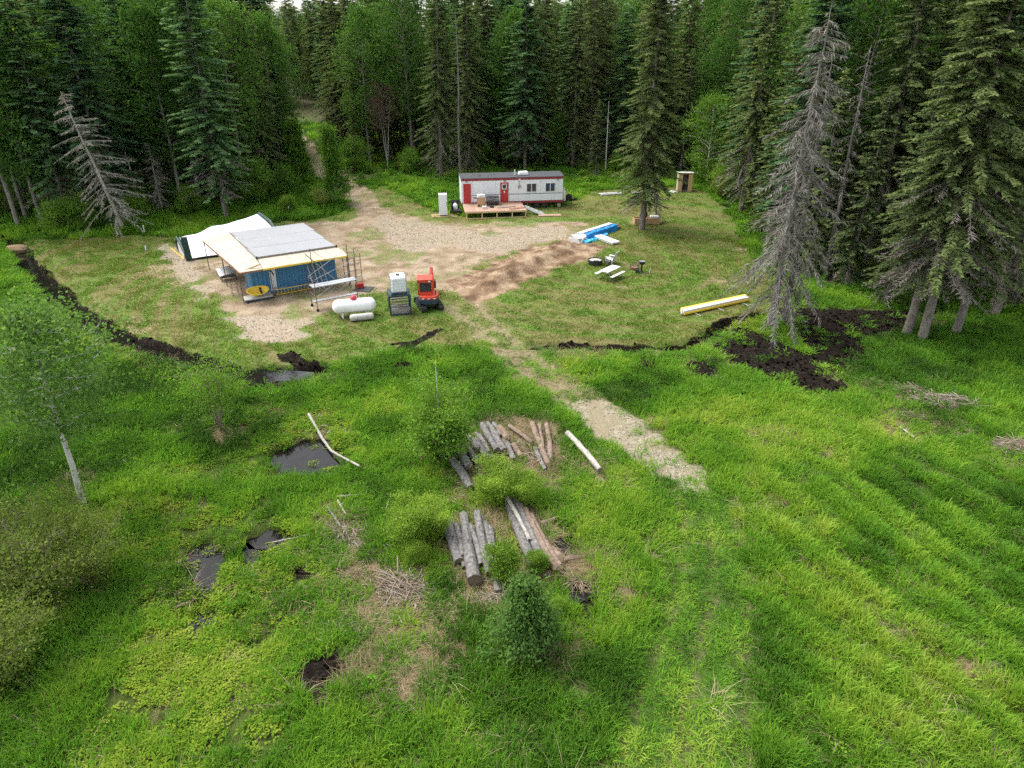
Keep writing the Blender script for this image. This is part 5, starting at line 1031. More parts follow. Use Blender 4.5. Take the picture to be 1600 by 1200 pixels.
q = MB(); q.prism([(2.7, 1.1), (3.1, 1.15), (3.2, .7), (2.95, .42), (2.65, .55)], -.02, .52, 'x'); up(q, 'bucket', M_BLACK, ex)
# scaffold tower
sc = thing('scaffold_tower', 'rusty scaffold tower with plank platforms in front of the blue container', 'scaffold', (-12.97, 43.43, 0.0), R(33))
SL, SD = 2.85, 1.2
def pole(a, b, r=.024, name='tube', m_=M_SCAF, par=sc): return MB().tube([a, b], r, 6).build(name, m_, par)
tops = {(0, 0): 4.3, (0, 1): 2.2, (1, 0): 3.2, (1, 1): 3.9}
for (i, j), h in tops.items():
    x, y = i * SL, j * SD; pole((x, y, .2), (x, y, h), name='upright'); w = MB().lathe([(.1, -.03), (.1, .03)], 12, (x, y, .1), 'y').build('caster', M_RUBBER, sc); pole((x, y, .1), (x, y, .3), .02, 'caster_stem')
for i in (0, 1):
    for z in (.55, 1.05, 1.6, 2.1): pole((i * SL, 0, z), (i * SL, SD, z), .02, 'rung')
for a, b in (((0, 0, .35), (SL, 0, 1.9)), ((0, 0, 1.9), (SL, 0, .35)), ((0, SD, .35), (SL, SD, 1.9)), ((0, SD, 1.9), (SL, SD, .35)), ((0, 0, 2.2), (SL, 0, 3.1)), ((0, SD, 2.1), (SL, SD, 3.6)), ((0, 0, 4.25), (SL * .35, 0, 3.4))): pole(a, b, .014, 'brace', M_STEEL)
for z, y in ((1.66, .25), (1.66, .62), (.61, .4)): MB().box((SL / 2, y, z), (SL + .25, .33, .05)).build('plank', M_ALU, sc)
pole((SL, 0, 3.15), (SL, SD, 3.15), .02, 'rung'); pole((SL, 0, 2.65), (SL, SD, 2.65), .02, 'rung')
# leaning board and two white ladders
def from_to(name, a, b, w, h, mat, label, cat):
    q = MB(); c = Vector(a); q.beam((0, 0, 0), Vector(b) - c, w, h); o = q.build(name, mat); o.location = a; return tag(o, label, cat)
sl_ = lambda x, y, z: (*loc((-12.97, 43.43), R(33), x, y), z)
from_to('leaning_board', sl_(.1, 1.6, 3.55), sl_(2.9, 1.45, .35), .28, .06, M_BOARDG, 'dark grey board leaning diagonally behind the scaffold', 'board')
def ladder(label, foot, top, width=.42, mat=M_ALU, n=9, name='ladder', flat=False):
    f, t_ = Vector(foot), Vector(top); d = (t_ - f); e = thing(name, label, 'ladder', tuple(f), 0); sdv = d.cross(Vector((0, 0, 1))).normalized() * width / 2
    if flat: sdv = Vector((0, 0, width / 2)) + d.cross(Vector((0, 0, 1))).normalized() * .08
    for k in (-1, 1): MB().beam(sdv * k, d + sdv * k, .06, .035).build('rail', mat, e)
    for k in range(n): p = d * ((k + .6) / n); MB().tube([p - sdv, p + sdv], .018, 6).build('rung', mat, e)
    return e
cl_ = lambda x, y, z: (*loc(CO, CY_, x, y), z)
ladder('white ladder leaning on the container, the left one behind the scaffold', cl_(4.25, -.95, 0), cl_(4.05, -.1, 2.3)); ladder('white ladder leaning on the container, the right one behind the scaffold', cl_(5.0, -.8, 0), cl_(4.75, -.1, 1.9))
ladder('grey ladder lying on edge along the container foot', cl_(.2, -.55, .3), cl_(2.2, -.5, .3), .4, M_ALU, 8, flat=True); ladder('yellow ladder lying on edge in front of the container', cl_(1.35, -.85, .3), cl_(4.0, -.75, .3), .42, M_YELLOW, 11, flat=True)
# second pair of scaffold frames at the container corner
s3 = thing('corner_scaffold', 'rusty scaffold frames standing at the right end of the container', 'scaffold', (*loc(CO, CY_, 6.75, -1.0), 0), CY_)
for x, y in ((0, 0), (.9, 0), (0, 1.3), (.9, 1.3)): pole((x, y, 0), (x, y, 2.4 - .2 * x), name='upright', par=s3)
for z in (.5, 1.0, 1.5, 2.0):
    for y in (0, 1.3): pole((0, y, z), (.9, y, z), .018, 'rung', par=s3)
pole((0, 0, .4), (0, 1.3, 1.9), .013, 'brace', M_STEEL, s3); pole((.9, 0, 1.9), (.9, 1.3, .4), .013, 'brace', M_STEEL, s3)
p = G(568, 452); m_ = MB().box((0, 0, .03), (1.3, 1.1, .03)).build('dark_mat', M_BLACK); m_.location = (*p, gz(*p)); m_.rotation_euler[2] = R(-12); tag(m_, 'dark square mat on the dirt right of the scaffold', 'mat')
rb = thing('red_toolbox', 'red toolbox standing on the dark mat', 'toolbox', (G(562, 450)[0], G(562, 450)[1], gz(*G(562, 450)) + .05), R(20)); MB().box((0, 0, .17), (.6, .35, .34)).build('toolbox_body', M_RED, rb, bevel=.02); MB().tube([(-.2, 0, .34), (-.15, 0, .44), (.15, 0, .44), (.2, 0, .34)], .02, 5).build('handle', M_BLACK, rb)
# pieces beneath the left wing
yb = thing('yellow_boat', 'yellow oval plastic boat lying under the left plywood wing', 'boat', (*loc(CO, CY_, .15, -.75), .45), CY_); yb.rotation_euler[0] = R(32); yb.scale = (.85, .85, .6)
def oval(prof, n=24): return [(r * 1.0 * math.cos(2 * math.pi * k / n), r * .55 * math.sin(2 * math.pi * k / n), h) for r, h in prof for k in range(n)]
prof = [(.05, .0), (.55, .02), (.75, .18), (.86, .38), (.9, .40), (.9, .44), (.8, .44), (.7, .2), (.5, .08), (.05, .06)]; q = MB(); n = 24; q.add(oval(prof), [(i * n + k, i * n + (k + 1) % n, (i + 1) * n + (k + 1) % n, (i + 1) * n + k) for i in range(len(prof) - 1) for k in range(n)]); q.v = [(x, y, z + .12 * (x / .9) ** 2) for x, y, z in q.v]; q.build('hull', M_YELLOW, yb, True); MB().box((.25, 0, .3), (.16, .8, .03)).build('seat', M_BLACK, yb)
sg = thing('grey_sled', 'flat grey sled under the yellow plastic boat', 'sled', (*loc(CO, CY_, .1, -.8), .02), CY_); MB().box((0, 0, .2), (1.9, .9, .07)).build('deck', M_GREYT, sg)
for y in (-.35, .35): MB().beam((-.95, y, .08), (.95, y, .08), .08, .14).build('runner', M_NAVY, sg)
c = G(357, 437); gp = thing('metal_sheet', 'grey metal sheet propped on a dark rack left of the plywood wing', 'metal sheet', c, CY_); MB().box((0, 0, .72), (1.3, 1.0, .03), (.35, -.12, 0)).build('sheet', M_STEEL, gp); 
for x in (-.5, .5):
    for y in (-.35, .35): MB().tube([(x, y, 0), (x, y, .66 + .35 * y - .0)], .03, 6).build('leg', M_BLACK, gp)
MB().box((0, 0, .3), (1.0, .7, .05)).build('shelf', M_BLACK, gp)
wr = thing('wire_rack', 'thin dark wire rack standing under the left corner of the plywood wing', 'rack', G(373, 461), CY_)
for x in (-.4, 0, .4):
    for y in (-.25, .25): MB().tube([(x, y, 0), (x, y, .95)], .015, 5).build('upright', M_SCAF, wr)
for z in (.1, .5, .92):
    for y in (-.25, .25): MB().tube([(-.4, y, z), (.4, y, z)], .014, 5).build('rail', M_SCAF, wr)
# stack under the blue tarp
c, L, yw = span((897, 378), (958, 358)); b = thing('tarped_stack', 'long lumber stack under a bright blue tarp with white wrapped end', 'tarped stack', c, yw)
def lump(x0, x1, w, h, nseg=12, amp=.05, seed=1):
    rng = np.random.default_rng(seed); q = MB(); rows = []; prof = [(-w / 2 - .12, 0), (-w / 2, h * .55), (-w / 2 + .03, h * .93), (-w * .25, h), (w * .25, h), (w / 2 - .03, h * .93), (w / 2, h * .5), (w / 2 + .12, 0)]
    for i in range(nseg + 1):
        x = x0 + (x1 - x0) * i / nseg
        for y, z in prof: rows.append((x + rng.normal(0, amp * .3), y + rng.normal(0, amp), max(-.05, z + rng.normal(0, amp * .7)) if z else -.05))
    k = len(prof); q.add(rows, [(i * k + j, i * k + j + 1, (i + 1) * k + j + 1, (i + 1) * k + j) for i in range(nseg) for j in range(k - 1)] + [tuple(range(k)), tuple(range(nseg * k + k - 1, nseg * k - 1, -1))]); return q
lump(-L / 2 + 1.0, L / 2, 1.0, .52, 14, .03, 4).build('blue_tarp', M_TARPB, b, False); lump(-L / 2 - .1, -L / 2 + 1.05, 1.15, .48, 5, .08, 5).build('white_wrap', M_WRAP, b)
slab(MB(), [(-L / 2 + .9, -.05, .60), (L / 2 - .2, -.05, .60), (L / 2 - .2, .42, .60), (-L / 2 + .9, .42, .60)], .05).build('white_top_sheet', M_WRAP, b)
for k in range(4): MB().box((L / 2 + .2, -.36 + k * .24, .2 + .1 * (k % 2)), (.9, .18, .12)).build('lumber_end', M_BROWN, b)
c, L, yw = span((911, 379), (944, 366)); o = lump(-L / 2, L / 2, .9, .09, 10, .06, 8).build('light_tarp', M_TARPC); o.location = (*c, gz(*c) + .02); o.rotation_euler[2] = yw; tag(o, 'light blue tarp spread on the ground before the blue stack', 'tarp')
c, L, yw = span((933, 371), (962, 382)); w = thing('siding_stack', 'low stack of white siding sheets below the blue tarp', 'siding stack', c, yw)
for k in range(5): MB().box((.02 * (k % 2), .03 * (k % 3), .07 + .04 * k), (L + .1 * (k % 2), .85, .03)).build('siding_sheet', M_WRAP, w)
for x in (-.8, .8): MB().box((x, 0, .02), (.1, .8, .06)).build('bearer', M_BOARDG, w)
# picnic corner
c, L, yw = span((943, 439), (962, 430)); pt = thing('picnic_table', 'white topped picnic table with two benches on the grass', 'picnic table', c, yw)
MB().box((0, 0, .73), (1.85, .76, .05)).build('table_top', M_WRAP, pt, bevel=.02)
for y in (-.68, .68): MB().box((0, y, .43), (1.85, .27, .045)).build('bench', M_WRAP, pt, bevel=.015)
for x in (-.6, .6):
    for s_ in (-1, 1): MB().tube([(x, s_ * .25, .70), (x, s_ * .42, .02)], .022, 6).build('leg', M_STEEL, pt); MB().tube([(x, s_ * .4, .1), (x, s_ * .72, .05), (x, s_ * .72, .41)], .02, 6).build('bench_frame', M_STEEL, pt)
fp = thing('fire_pit', 'round black steel fire pit ring with pale ash', 'fire pit', G(930, 413), 0)
MB().lathe([(.56, 0), (.58, .02), (.58, .42), (.54, .42), (.54, .04), (.5, .02)], 22).build('ring', M_BLACK, fp, True); MB().lathe([(.54, .2), (.5, .36), (.3, .40), (.02, .38)], 18).build('ash', M_GREYT, fp, True); MB().box((-.02, -.6, .28), (.42, .05, .44)).build('door', M_BLACK, fp)
def adirondack(px, yaw, mat, label):
    a_ = thing('garden_chair', label, 'chair', G(*px), yaw)
    MB().box((0, .0, .34), (.56, .55, .04), (-.15, 0, 0)).build('seat', mat, a_)
    for k in range(5): MB().box((-.22 + .11 * k, .42, .68), (.1, .03, .8), (-.42, 0, 0)).build('back_slat', mat, a_)
    for s_ in (-1, 1): MB().box((s_ * .33, .02, .55), (.12, .65, .03)).build('armrest', mat, a_); MB().box((s_ * .33, -.26, .27), (.05, .07, .53)).build('leg', mat, a_); MB().box((s_ * .3, .3, .2), (.05, .07, .42), (-.3, 0, 0)).build('leg', mat, a_)
    return a_
adirondack((954, 411), R(-125), M_WHITE, 'white slatted garden chair facing the fire pit'); adirondack((948, 415), R(-100), M_BLACK, 'small black garden chair next to the fire pit').scale = (.75, .75, .75)
wb = thing('wire_bin', 'low round dark wire bin left of the kettle grill', 'bin', G(991, 421), 0); q = MB()
for k in range(16): a_ = k * math.pi / 8; q.tube([(.3 * math.cos(a_), .3 * math.sin(a_), 0), (.36 * math.cos(a_), .36 * math.sin(a_), .5)], .012, 4)
for z, r_ in ((.02, .3), (.2, .32), (.36, .34), (.5, .36)): q.tube([(r_ * math.cos(k * math.pi / 10), r_ * math.sin(k * math.pi / 10), z) for k in range(21)], .014, 4)
q.build('wire_body', M_SCAF, wb); MB().lathe([(.02, .02), (.29, .03), (.31, .2), (.05, .28)], 14).build('contents', M_BROWN, wb, True)
kg = thing('kettle_grill', 'black kettle grill on a tall stand in the mown grass', 'grill', G(1002, 426), 0)
MB().lathe([(.03, .62), (.17, .66), (.26, .80), (.27, .9), (.24, .9), (.2, .8), (.02, .74)], 18).build('bowl', M_BLACK, kg, True); MB().tube([(0, 0, 0), (0, 0, .66)], .06, 8).build('stand', M_BLACK, kg); MB().lathe([(.24, 0), (.24, .05), (.08, .1)], 14).build('base', M_BLACK, kg, True)
MB().box((-.34, -.08, .15), (.25, .25, .26)).build('ash_box', M_BLACK, kg); MB().lathe([(.25, .905), (.25, .92)], 18).build('grate', M_STEEL, kg)
def stake(px, h, r, mat, label, tilt=.04):
    q = MB(); q.box((0, 0, h / 2 - .1), (r * 2, r * 2, h + .2)); q.add([(-r, -r, h), (r, -r, h), (r, r, h), (-r, r, h), (0, 0, h + r * 2)], [(0, 1, 4), (1, 2, 4), (2, 3, 4), (3, 0, 4)]); o = q.build('stake', mat); p = G(*px); o.location = (*p, gz(*p)); o.rotation_euler = (tilt, tilt, .3); return tag(o, label, 'stake')
stake((1015, 428), .45, .02, M_WHITE, 'thin white stake in the grass right of the kettle grill'); stake((226, 364), .75, .05, M_WHITE, 'white stake at the forest edge left of the tarp shelter'); stake((452, 337), .9, .04, M_WHITE, 'pale stake left of the young columnar birch'); stake((228, 391), .35, .05, M_WHITE, 'short white peg in the grass left of the tarp shelter')
# yellow beams on pipes
c, L, yw = span((1065, 492), (1166, 470)); bb = thing('beam_bundle', 'yellow and white long beams laid on pipes at the yard edge', 'beams', c, yw)
for k, (y, z, m_, dx) in enumerate(((-.22, .16, M_YELLOW, 0), (-.05, .17, M_WRAP, -.1), (.1, .18, M_WRAP, .05), (.27, .17, M_YELLOW, .12), (.02, .30, M_WRAP, -.05), (.17, .30, M_LUMBER, .1), (-.14, .29, M_WRAP, .0), (.30, .30, M_YELLOW, .15))): MB().box((dx, y, z), (L, .12, .12)).build('beam', m_, bb)
for x in (-2.0, 0, 2.2): MB().tube([(x, -.9, .06), (x + .05, .9, .06)], .035, 6).build('pipe', M_STEEL, bb)
# lumber by the forest edge, crate behind the big spruce
def lumber(px1, px2, label, n=4, mat=M_LUMBER):
    c, L, yw = span(px1, px2); e = thing('lumber_pile', label, 'lumber', c, yw)
    for k in range(n): MB().box((.1 * (k % 3), -.3 + .2 * (k % 4), .06 + .07 * (k // 4 + k % 2)), (L, .18, .06)).build('board', mat, e)
lumber((937, 305), (968, 303), 'pale boards stacked low on the grass right of the trailer', 7, M_WRAP); lumber((985, 303), (1020, 300), 'greyish boards on the grass behind the lone spruce', 5, M_BOARDG); lumber((1048, 299), (1056, 301), 'short pale boards at the left foot of the plywood shed', 3, M_WRAP)
c, L, yw = span((990, 350), (1029, 349)); cr_ = thing('wooden_planter', 'long orange wood planter box behind the lone spruce', 'planter', c, yw)
for y in (-.4, .4): MB().box((0, y, .32), (L, .04, .6)).build('side_board', M_PLYS, cr_)
for x in (-L / 2, L / 2): MB().box((x, 0, .32), (.04, .76, .6)).build('end_board', M_PLYS, cr_)
MB().box((0, 0, .45), (L - .06, .74, .1)).build('soil', M_BROWN, cr_)
ty = thing('old_tyre', 'black tyre standing on the planter box behind the lone spruce', 'tyre', (c[0] - .3, c[1], gz(*c) + .88), R(10)); wheel(ty, (0, 0, 0), .38, .22)
wb_ = MB().box((0, 0, .15), (.9, .5, .3)).build('white_sacks', M_WRAP, None, bevel=.1); wb_.location = (c[0] + .75, c[1], gz(*c) + .505); tag(wb_, 'white sacks lying on the planter box behind the lone spruce', 'sacks')
p = G(1293, 411); ob = thing('orange_tub', 'small orange tub in the grass under the dead spruces', 'tub', p, 0); MB().lathe([(.3, 0), (.38, .32), (.4, .34), (.35, .34), (.28, .05)], 16).build('tub_body', M_ORANGE, ob, True)
p = G(1281, 411); ob = thing('white_bucket', 'white bucket left of the orange tub under the dead spruces', 'bucket', p, 0); MB().lathe([(.14, 0), (.17, .36), (.18, .38), (.15, .38), (.12, .04)], 14).build('bucket_body', M_WHITE, ob, True)

# ---------------------------------------------------------------- logs, sticks and brush
L_GREY = bark('grey_log_bark', (0.04, 0.036, 0.032), (0.24, 0.225, 0.21), 5, 1, 1.0)
L_RED = bark('reddish_peeling_log_bark', (0.085, 0.058, 0.042), (0.28, 0.20, 0.145), 5, 1, 1.0)
L_WHITE = bark('peeled_white_log', (0.20, 0.175, 0.14), (0.44, 0.42, 0.375), 5, 1, .7)
L_DKEND = bark('dark_cut_end', (0.05, 0.04, 0.03), (0.20, 0.15, 0.10), 9, 1, .4)
L_CUT = bark('fresh_cut_end', (0.40, 0.28, 0.16), (0.58, 0.44, 0.28), 9, 1, .3)
def log(p0, p1, r0, r1, mat, label, z=0.0, endm=L_DKEND, name='log', bend=.02, seed=0, cat='log'):
    a, b = G(*p0), G(*p1); rng = np.random.default_rng(seed + int(p0[0] * 7 + p0[1])); A = Vector((*a, gz(*a) + r0 + .08 + z)); B = Vector((*b, gz(*b) + r1 + .08 + z)); d = B - A; L = d.length; k = max(4, int(L / .35)); n = 14
    e = thing(name, label, cat, tuple((A + B) / 2), 0); c = (A + B) / 2; q = MB(); sdv = d.cross(Vector((0, 0, 1))).normalized(); pts = []; rad = []
    for i in range(k + 1):
        f = i / k; w = math.sin(f * math.pi) * bend * L * (1 if seed % 2 else -1); pts.append(A + d * f - c + sdv * w); rad.append(r0 + (r1 - r0) * f)
    q.tube(pts, rad, n, caps=False); q.v = [tuple(Vector(v) + Vector(rng.normal(0, .008 + r0 * .03, 3))) for v in q.v]
    for s_ in range(2): 
        f = rng.uniform(.2, .8); p = A + d * f - c; dr = Vector((rng.normal(), rng.normal(), abs(rng.normal()) + .3)).normalized(); q.tube([p, p + dr * (r0 + .08)], [.025, .015], 5)
    q.build('log_bark', mat, e, True)
    for i in (0, k):
        t = (pts[1] - pts[0]).normalized() if i == 0 else (pts[k] - pts[k - 1]).normalized(); sx = t.cross(Vector((0, 0, 1))).normalized(); sy = sx.cross(t); ee = MB(); o_ = pts[i] - t * .012 * (1 if i else -1); vs = [o_ + t * .0]
        for j in range(n): aa = 2 * math.pi * j / n; vs.append(o_ + (sx * math.cos(aa) + sy * math.sin(aa)) * rad[i] * .99)
        ee.add(vs, [(0, j + 1, (j + 1) % n + 1) for j in range(n)]); ee.build('cut_end', endm, e)
    return e
up_ = 'upper log pile'; lo_ = 'lower log pile'
LOGS = [
 ((740, 694), (761, 724), .17, .17, L_GREY, 'grey log fourth from the left in the ' + up_, 0), ((754, 674), (777, 714), .18, .17, L_GREY, 'mossy pale grey log lying high in the middle of the ' + up_, .12), ((762, 668), (789, 710), .16, .15, L_GREY, 'cracked grey log right of the mossy one in the ' + up_, 0),
 ((780, 677), (793, 696), .17, .17, L_RED, 'short reddish log with dark cut end on top of the ' + up_, .14), ((725, 700), (747, 732), .17, .17, L_GREY, 'grey log third from the left in the ' + up_, 0), ((717, 708), (734, 741), .2, .2, L_GREY, 'stubby grey log with round dark end at the left of the ' + up_, .1), ((707, 725), (736, 769), .2, .2, L_GREY, 'lowest left grey log with a round cut end in the ' + up_, 0),
 ((769, 680), (783, 712), .14, .14, L_GREY, 'thin grey log behind the middle of the ' + up_, 0), ((792, 700), (803, 724), .14, .14, L_GREY, 'short grey log at the right foot of the ' + up_, 0), ((802, 700), (814, 719), .13, .13, L_RED, 'short brown log rightmost in the main part of the ' + up_, 0), ((795, 672), (832, 698), .12, .10, L_RED, 'peeled reddish log lying crosswise right of the ' + up_, .05),
 ((832, 667), (857, 732), .14, .13, L_RED, 'long reddish log between the crosswise log and the rightmost log', 0), ((854, 669), (860, 726), .14, .13, L_RED, 'rightmost straight reddish log beside the ' + up_, 0), ((836, 706), (852, 739), .11, .11, L_GREY, 'small grey log in front of the long reddish log', 0), ((731, 690), (748, 712), .15, .15, L_GREY, 'grey log end showing under the large shrub', .1),
 ((745, 682), (768, 722), .11, .11, L_GREY, 'thin dark log under the mossy log in the ' + up_, 0), ((771, 668), (784, 690), .11, .11, L_GREY, 'short grey log at the back of the ' + up_, .1), ((786, 690), (797, 714), .10, .10, L_RED, 'thin brown log below the short reddish log', 0), ((842, 670), (848, 708), .10, .10, L_RED, 'short reddish log between the two long reddish logs', .05),
 ((712, 715), (729, 748), .10, .10, L_GREY, 'thin grey log between the two lowest left logs of the ' + up_, .05), ((750, 690), (764, 716), .10, .10, L_GREY, 'short thin log under the left middle of the ' + up_, .14), ((776, 672), (798, 706), .09, .09, L_GREY, 'long thin grey log leaning behind the short reddish log', .1),
 ((886, 683), (937, 744), .12, .12, L_WHITE, 'single white log lying alone in the grass right of the log piles', .08),
 ((699, 825), (718, 886), .19, .18, L_GREY, 'thick grey log at the far left of the ' + lo_, 0), ((714, 830), (723, 880), .10, .10, L_GREY, 'short thin grey log second from the left in the ' + lo_, .15), ((725, 812), (742, 918), .15, .24, L_GREY, 'longest thick grey log with a big cut end in the ' + lo_, .05), ((735, 830), (753, 892), .11, .12, L_GREY, 'grey log right of the thickest log in the ' + lo_, .1), ((746, 812), (766, 907), .14, .15, L_GREY, 'smooth pale grey log in the middle of the ' + lo_, .12), ((758, 825), (778, 930), .12, .12, L_GREY, 'long grey log sticking out lowest from the ' + lo_, 0),
 ((706, 822), (727, 893), .10, .10, L_GREY, 'thin dark log wedged right of the far left log in the ' + lo_, 0), ((752, 815), (772, 915), .10, .11, L_GREY, 'thin grey log between smooth pale and lowest long log', .02), ((765, 830), (783, 905), .11, .11, L_GREY, 'dark grey log under the bright compact shrub', .0), ((804, 790), (851, 893), .12, .12, L_GREY, 'thin grey log right beside the big grey log', .1), ((821, 805), (868, 897), .11, .11, L_RED, 'thin reddish log between the two rightmost logs', .1),
 ((787, 785), (827, 857), .07, .06, L_WHITE, 'thin white birch pole lying across the ' + lo_, .35), ((792, 787), (838, 898), .17, .18, L_GREY, 'big grey log under the thin white birch pole', 0), ((812, 797), (858, 888), .14, .14, L_RED, 'brown log right of the big grey log in the ' + lo_, 0), ((830, 812), (875, 895), .13, .14, L_RED, 'reddish peeled log rightmost in the ' + lo_, 0), ((800, 800), (846, 880), .15, .15, L_GREY, 'grey log wedged between big grey and brown logs', .02), ((855, 850), (877, 879), .15, .15, L_RED, 'short reddish log beside the square puddle', .03), ((880, 879), (907, 868), .09, .08, L_RED, 'small bright log pointing right below the square puddle', 0), ((845, 822), (872, 812), .09, .07, L_RED, 'small broken reddish log pointing right above the square puddle', 0)]
for k, (a, b, r0, r1, m_, l, z) in enumerate(LOGS): log(a, b, r0 * (.85 if k < 22 else 1), r1 * (.85 if k < 22 else 1), m_, l, z, L_CUT if m_ is L_RED else L_DKEND, seed=k, bend=.012)
def stick(pts, r, mat, label, z=.06, name='stick'):
    P = []
    for p in pts: g_ = G(*p); P.append(Vector((*g_, gz(*g_) + z + r)))
    q = MB(); c = P[0]; q.tube([p - c for p in P], [r * (1 - .35 * i / max(1, len(P) - 1)) for i in range(len(P))], 7)
    if len(P) > 1 and r < .08:
        m0 = P[0].lerp(P[-1], .4) - c; q.tube([m0, m0 + Vector((.12, .1, .12))], [r * .5, r * .2], 5)
    o = q.build(name, mat, None, True); o.location = c; return tag(o, label, 'stick' if name == 'stick' else 'pole')
stick([(484, 658), (503, 683), (517, 702), (533, 715), (563, 739)], .07, L_WHITE, 'bent white pole lying across the pond edge', .28, 'bent_pole')
for pts, r, m_, l in (([(512, 796), (533, 828)], .06, L_GREY, 'grey stick pointing at the straw heap'), ([(527, 780), (572, 776)], .05, L_WHITE, 'pale stick lying level above the straw heap'), ([(570, 764), (574, 776)], .04, L_WHITE, 'short upright pale stick at the end of the level one'), ([(528, 786), (540, 807)], .05, L_WHITE, 'short thick pale stick above the straw heap'),
    ([(612, 771), (602, 801)], .035, L_WHITE, 'thin pale stick left of the light green shrub'), ([(412, 841), (481, 840)], .03, L_WHITE, 'long thin pale stick across the small puddle'), ([(595, 848), (618, 884)], .035, L_GREY, 'thin grey stick below the light green shrubs'), ([(553, 850), (566, 865)], .045, L_GREY, 'grey stump stick at the foot of the straw heap'), ([(522, 822), (523, 850)], .02, L_GREY, 'thin grey twig left of the straw heap'), ([(498, 1001), (524, 1008)], .03, L_WHITE, 'short white stick in the lower grass'), ([(532, 968), (545, 958)], .04, L_WHITE, 'short pale wood piece above the lower straw'),
    ([(582, 894), (598, 898)], .035, L_RED, 'small brown stick left of the big brush heap'), ([(584, 914), (602, 934)], .04, L_RED, 'brown broken branch on the big brush heap'), ([(618, 950), (628, 975)], .025, L_WHITE, 'thin white stick at the foot of the big brush heap'), ([(1405, 668), (1428, 686)], .04, L_WHITE, 'thin white branch below the right brush piles'), ([(1370, 577), (1425, 582)], .03, L_GREY, 'long grey branch lying above the right brush piles'), ([(740, 716), (752, 750)], .02, L_WHITE, 'thin pale stick in front of the upper log pile'), ([(820, 690), (850, 682)], .03, L_RED, 'thin branch across the reddish logs'), ([(812, 690), (828, 720)], .03, L_GREY, 'thin grey branch leaning on the crosswise log'),
    ([(20, 900), (78, 955)], .03, L_GREY, 'grey branch in the big olive thicket')):
    stick(pts, r, m_, l, .10)
M_BRUSH = foliage('brush_twigs', [(0.12, 0.085, 0.06), (0.24, 0.18, 0.13), (0.36, 0.30, 0.24), (0.42, 0.37, 0.31)], .05)
def brush(px, a, b, h, n, label, rot=0, seed=0, L=.9, name='brush_pile'):
    rng = np.random.default_rng(seed); c = G(*px); A_ = Acc()
    for i in range(n):
        t = rng.uniform(0, 6.28); r = math.sqrt(rng.random()); x, y = a * r * math.cos(t), b * r * math.sin(t); x, y = x * math.cos(rot) - y * math.sin(rot), x * math.sin(rot) + y * math.cos(rot)
        d = rng.normal(0, .9) + rot; l = L * rng.uniform(.4, 1.2); z = h * (1 - r * r) * rng.uniform(.15, 1) + .04; el = rng.normal(0, .25); dv = np.array([math.cos(d) * l / 2, math.sin(d) * l / 2, el * l / 2]); m0 = np.array([x, y, z]); rr = rng.uniform(.006, .022)
        V, F = limb(np.array([m0 - dv, m0 + rng.normal(0, .03, 3), m0 + dv]), rr, rr * .4, 4); A_.add(V, F, np.full(len(F), rng.random()))
    o = obj(name, A_.mesh(name, M_BRUSH)); o.location = (*c, gz(*c)); return tag(o, label, 'brush pile')
brush((1478, 632), 2.0, .8, .5, 420, 'largest grey brown brush pile right of the black peat', R(-15), 1); brush((1420, 612), 1.1, .45, .25, 160, 'thin flat brush pile left above the largest brush pile', 0, 2); brush((1425, 652), 1.0, .5, .25, 170, 'low brush pile below and left of the largest brush pile', R(-20), 3)
brush((1585, 705), .9, .6, .45, 260, 'dark brush pile cut by the right edge', 0, 4); brush((628, 918), 1.0, .75, .38, 420, 'big brush heap left of the lower log pile', R(-30), 5, .8); brush((543, 838), .5, .75, .28, 220, 'narrow heap of sticks left of the light green shrubs', R(70), 6, .7); brush((545, 900), .8, .25, .15, 90, 'thin line of brush left of the big brush heap', R(10), 7, .6)
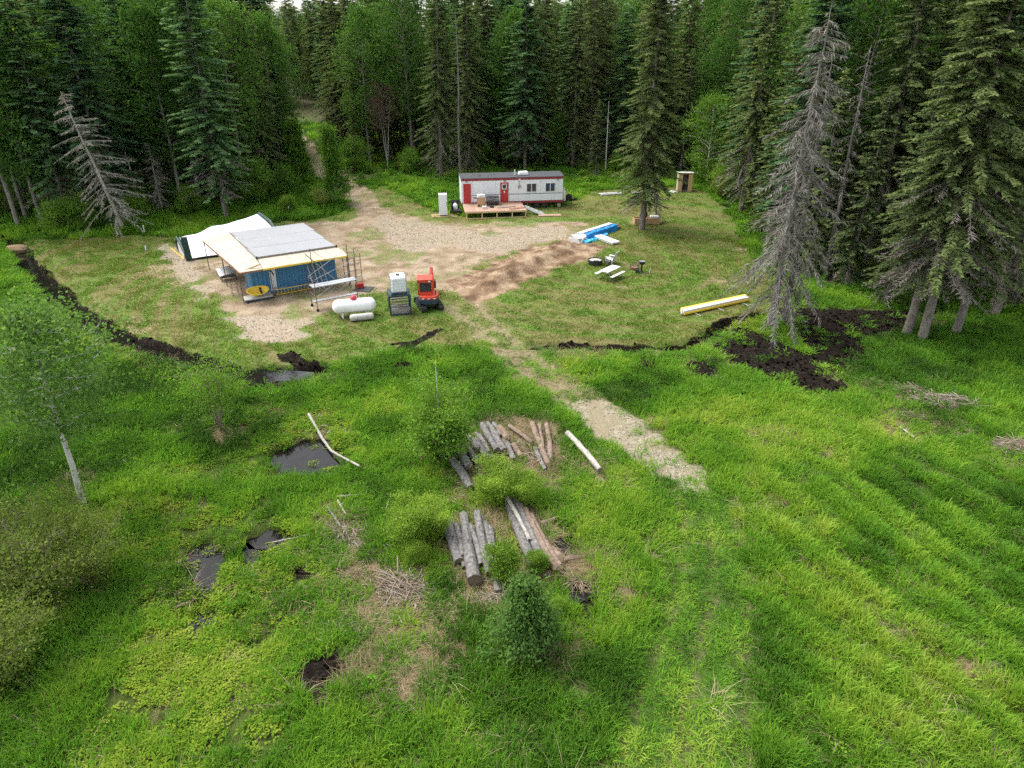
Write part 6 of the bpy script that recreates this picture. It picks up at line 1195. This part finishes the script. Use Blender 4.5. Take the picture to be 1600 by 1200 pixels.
brush((530, 985), .6, .4, .25, 140, 'dark brown brush clump in the lower grass', 0, 8, .5); brush((905, 905), .7, .35, .2, 130, 'dead stalks heap by the muddy puddle', R(-30), 9, .6); brush((60, 975), .9, .4, .25, 120, 'dead twig heap at the foot of the left thicket', R(20), 10, .8); brush((1380, 415), 1.6, .7, .4, 160, 'brown brush pile deep under the right spruces', 0, 11, 1.2)
brush((770, 935), .6, .3, .15, 110, 'dead stalk heap at the foot of the lower log pile', 0, 12, .5); brush((252, 553), .9, .35, .35, 120, 'grey twig heap on the ditch bank', R(-25), 13, .8)
# earth clods and the bale at the head of the ditch
q = MB(); q.lathe([(.2, 0), (.62, .05), (.7, .35), (.5, .6), (.1, .68)], 12); q.v = [(x * 1.5 + .05 * math.sin(9 * y), y * .9 + .05 * math.sin(7 * x), z) for x, y, z in q.v]; o = q.build('straw_bale', foliage('bale_straw', [(.24, .17, .1), (.36, .27, .17)], 0), None, True); p = G(26, 386); o.location = (*p, gz(*p) + .35); tag(o, 'brown straw bale at the far head of the ditch', 'bale')

# bark and splinters strewn round the log piles
rngc = np.random.default_rng(77); ca = Acc()
for (px_, py_), rx, ry, nn in (((790, 715), 2.3, 1.4, 170), ((790, 880), 2.3, 1.6, 210), ((845, 710), .8, .9, 90), ((560, 850), 1.4, 1.4, 80), ((620, 930), 1.6, 1.0, 120)):
    c0 = G(px_, py_); xs_ = c0[0] + rngc.normal(0, rx * .5, nn); ys_ = c0[1] + rngc.normal(0, ry * .5, nn); zs_ = height(xs_, ys_)
    for x, y, z in zip(xs_, ys_, zs_):
        a_ = rngc.uniform(0, 6.28); l = rngc.uniform(.06, .28); d_ = np.array([math.cos(a_) * l, math.sin(a_) * l, rngc.normal(0, .05)]); m0 = np.array([x, y, z + rngc.uniform(.05, .16)]); V, F = limb(np.array([m0 - d_, m0, m0 + d_]), rngc.uniform(.012, .035), .01, 4); ca.add(V, F, np.full(len(F), rngc.random()))
tag(obj('wood_litter', ca.mesh('wood_litter', M_BRUSH)), 'bark scraps and splintered wood strewn around the log piles', kind='stuff')
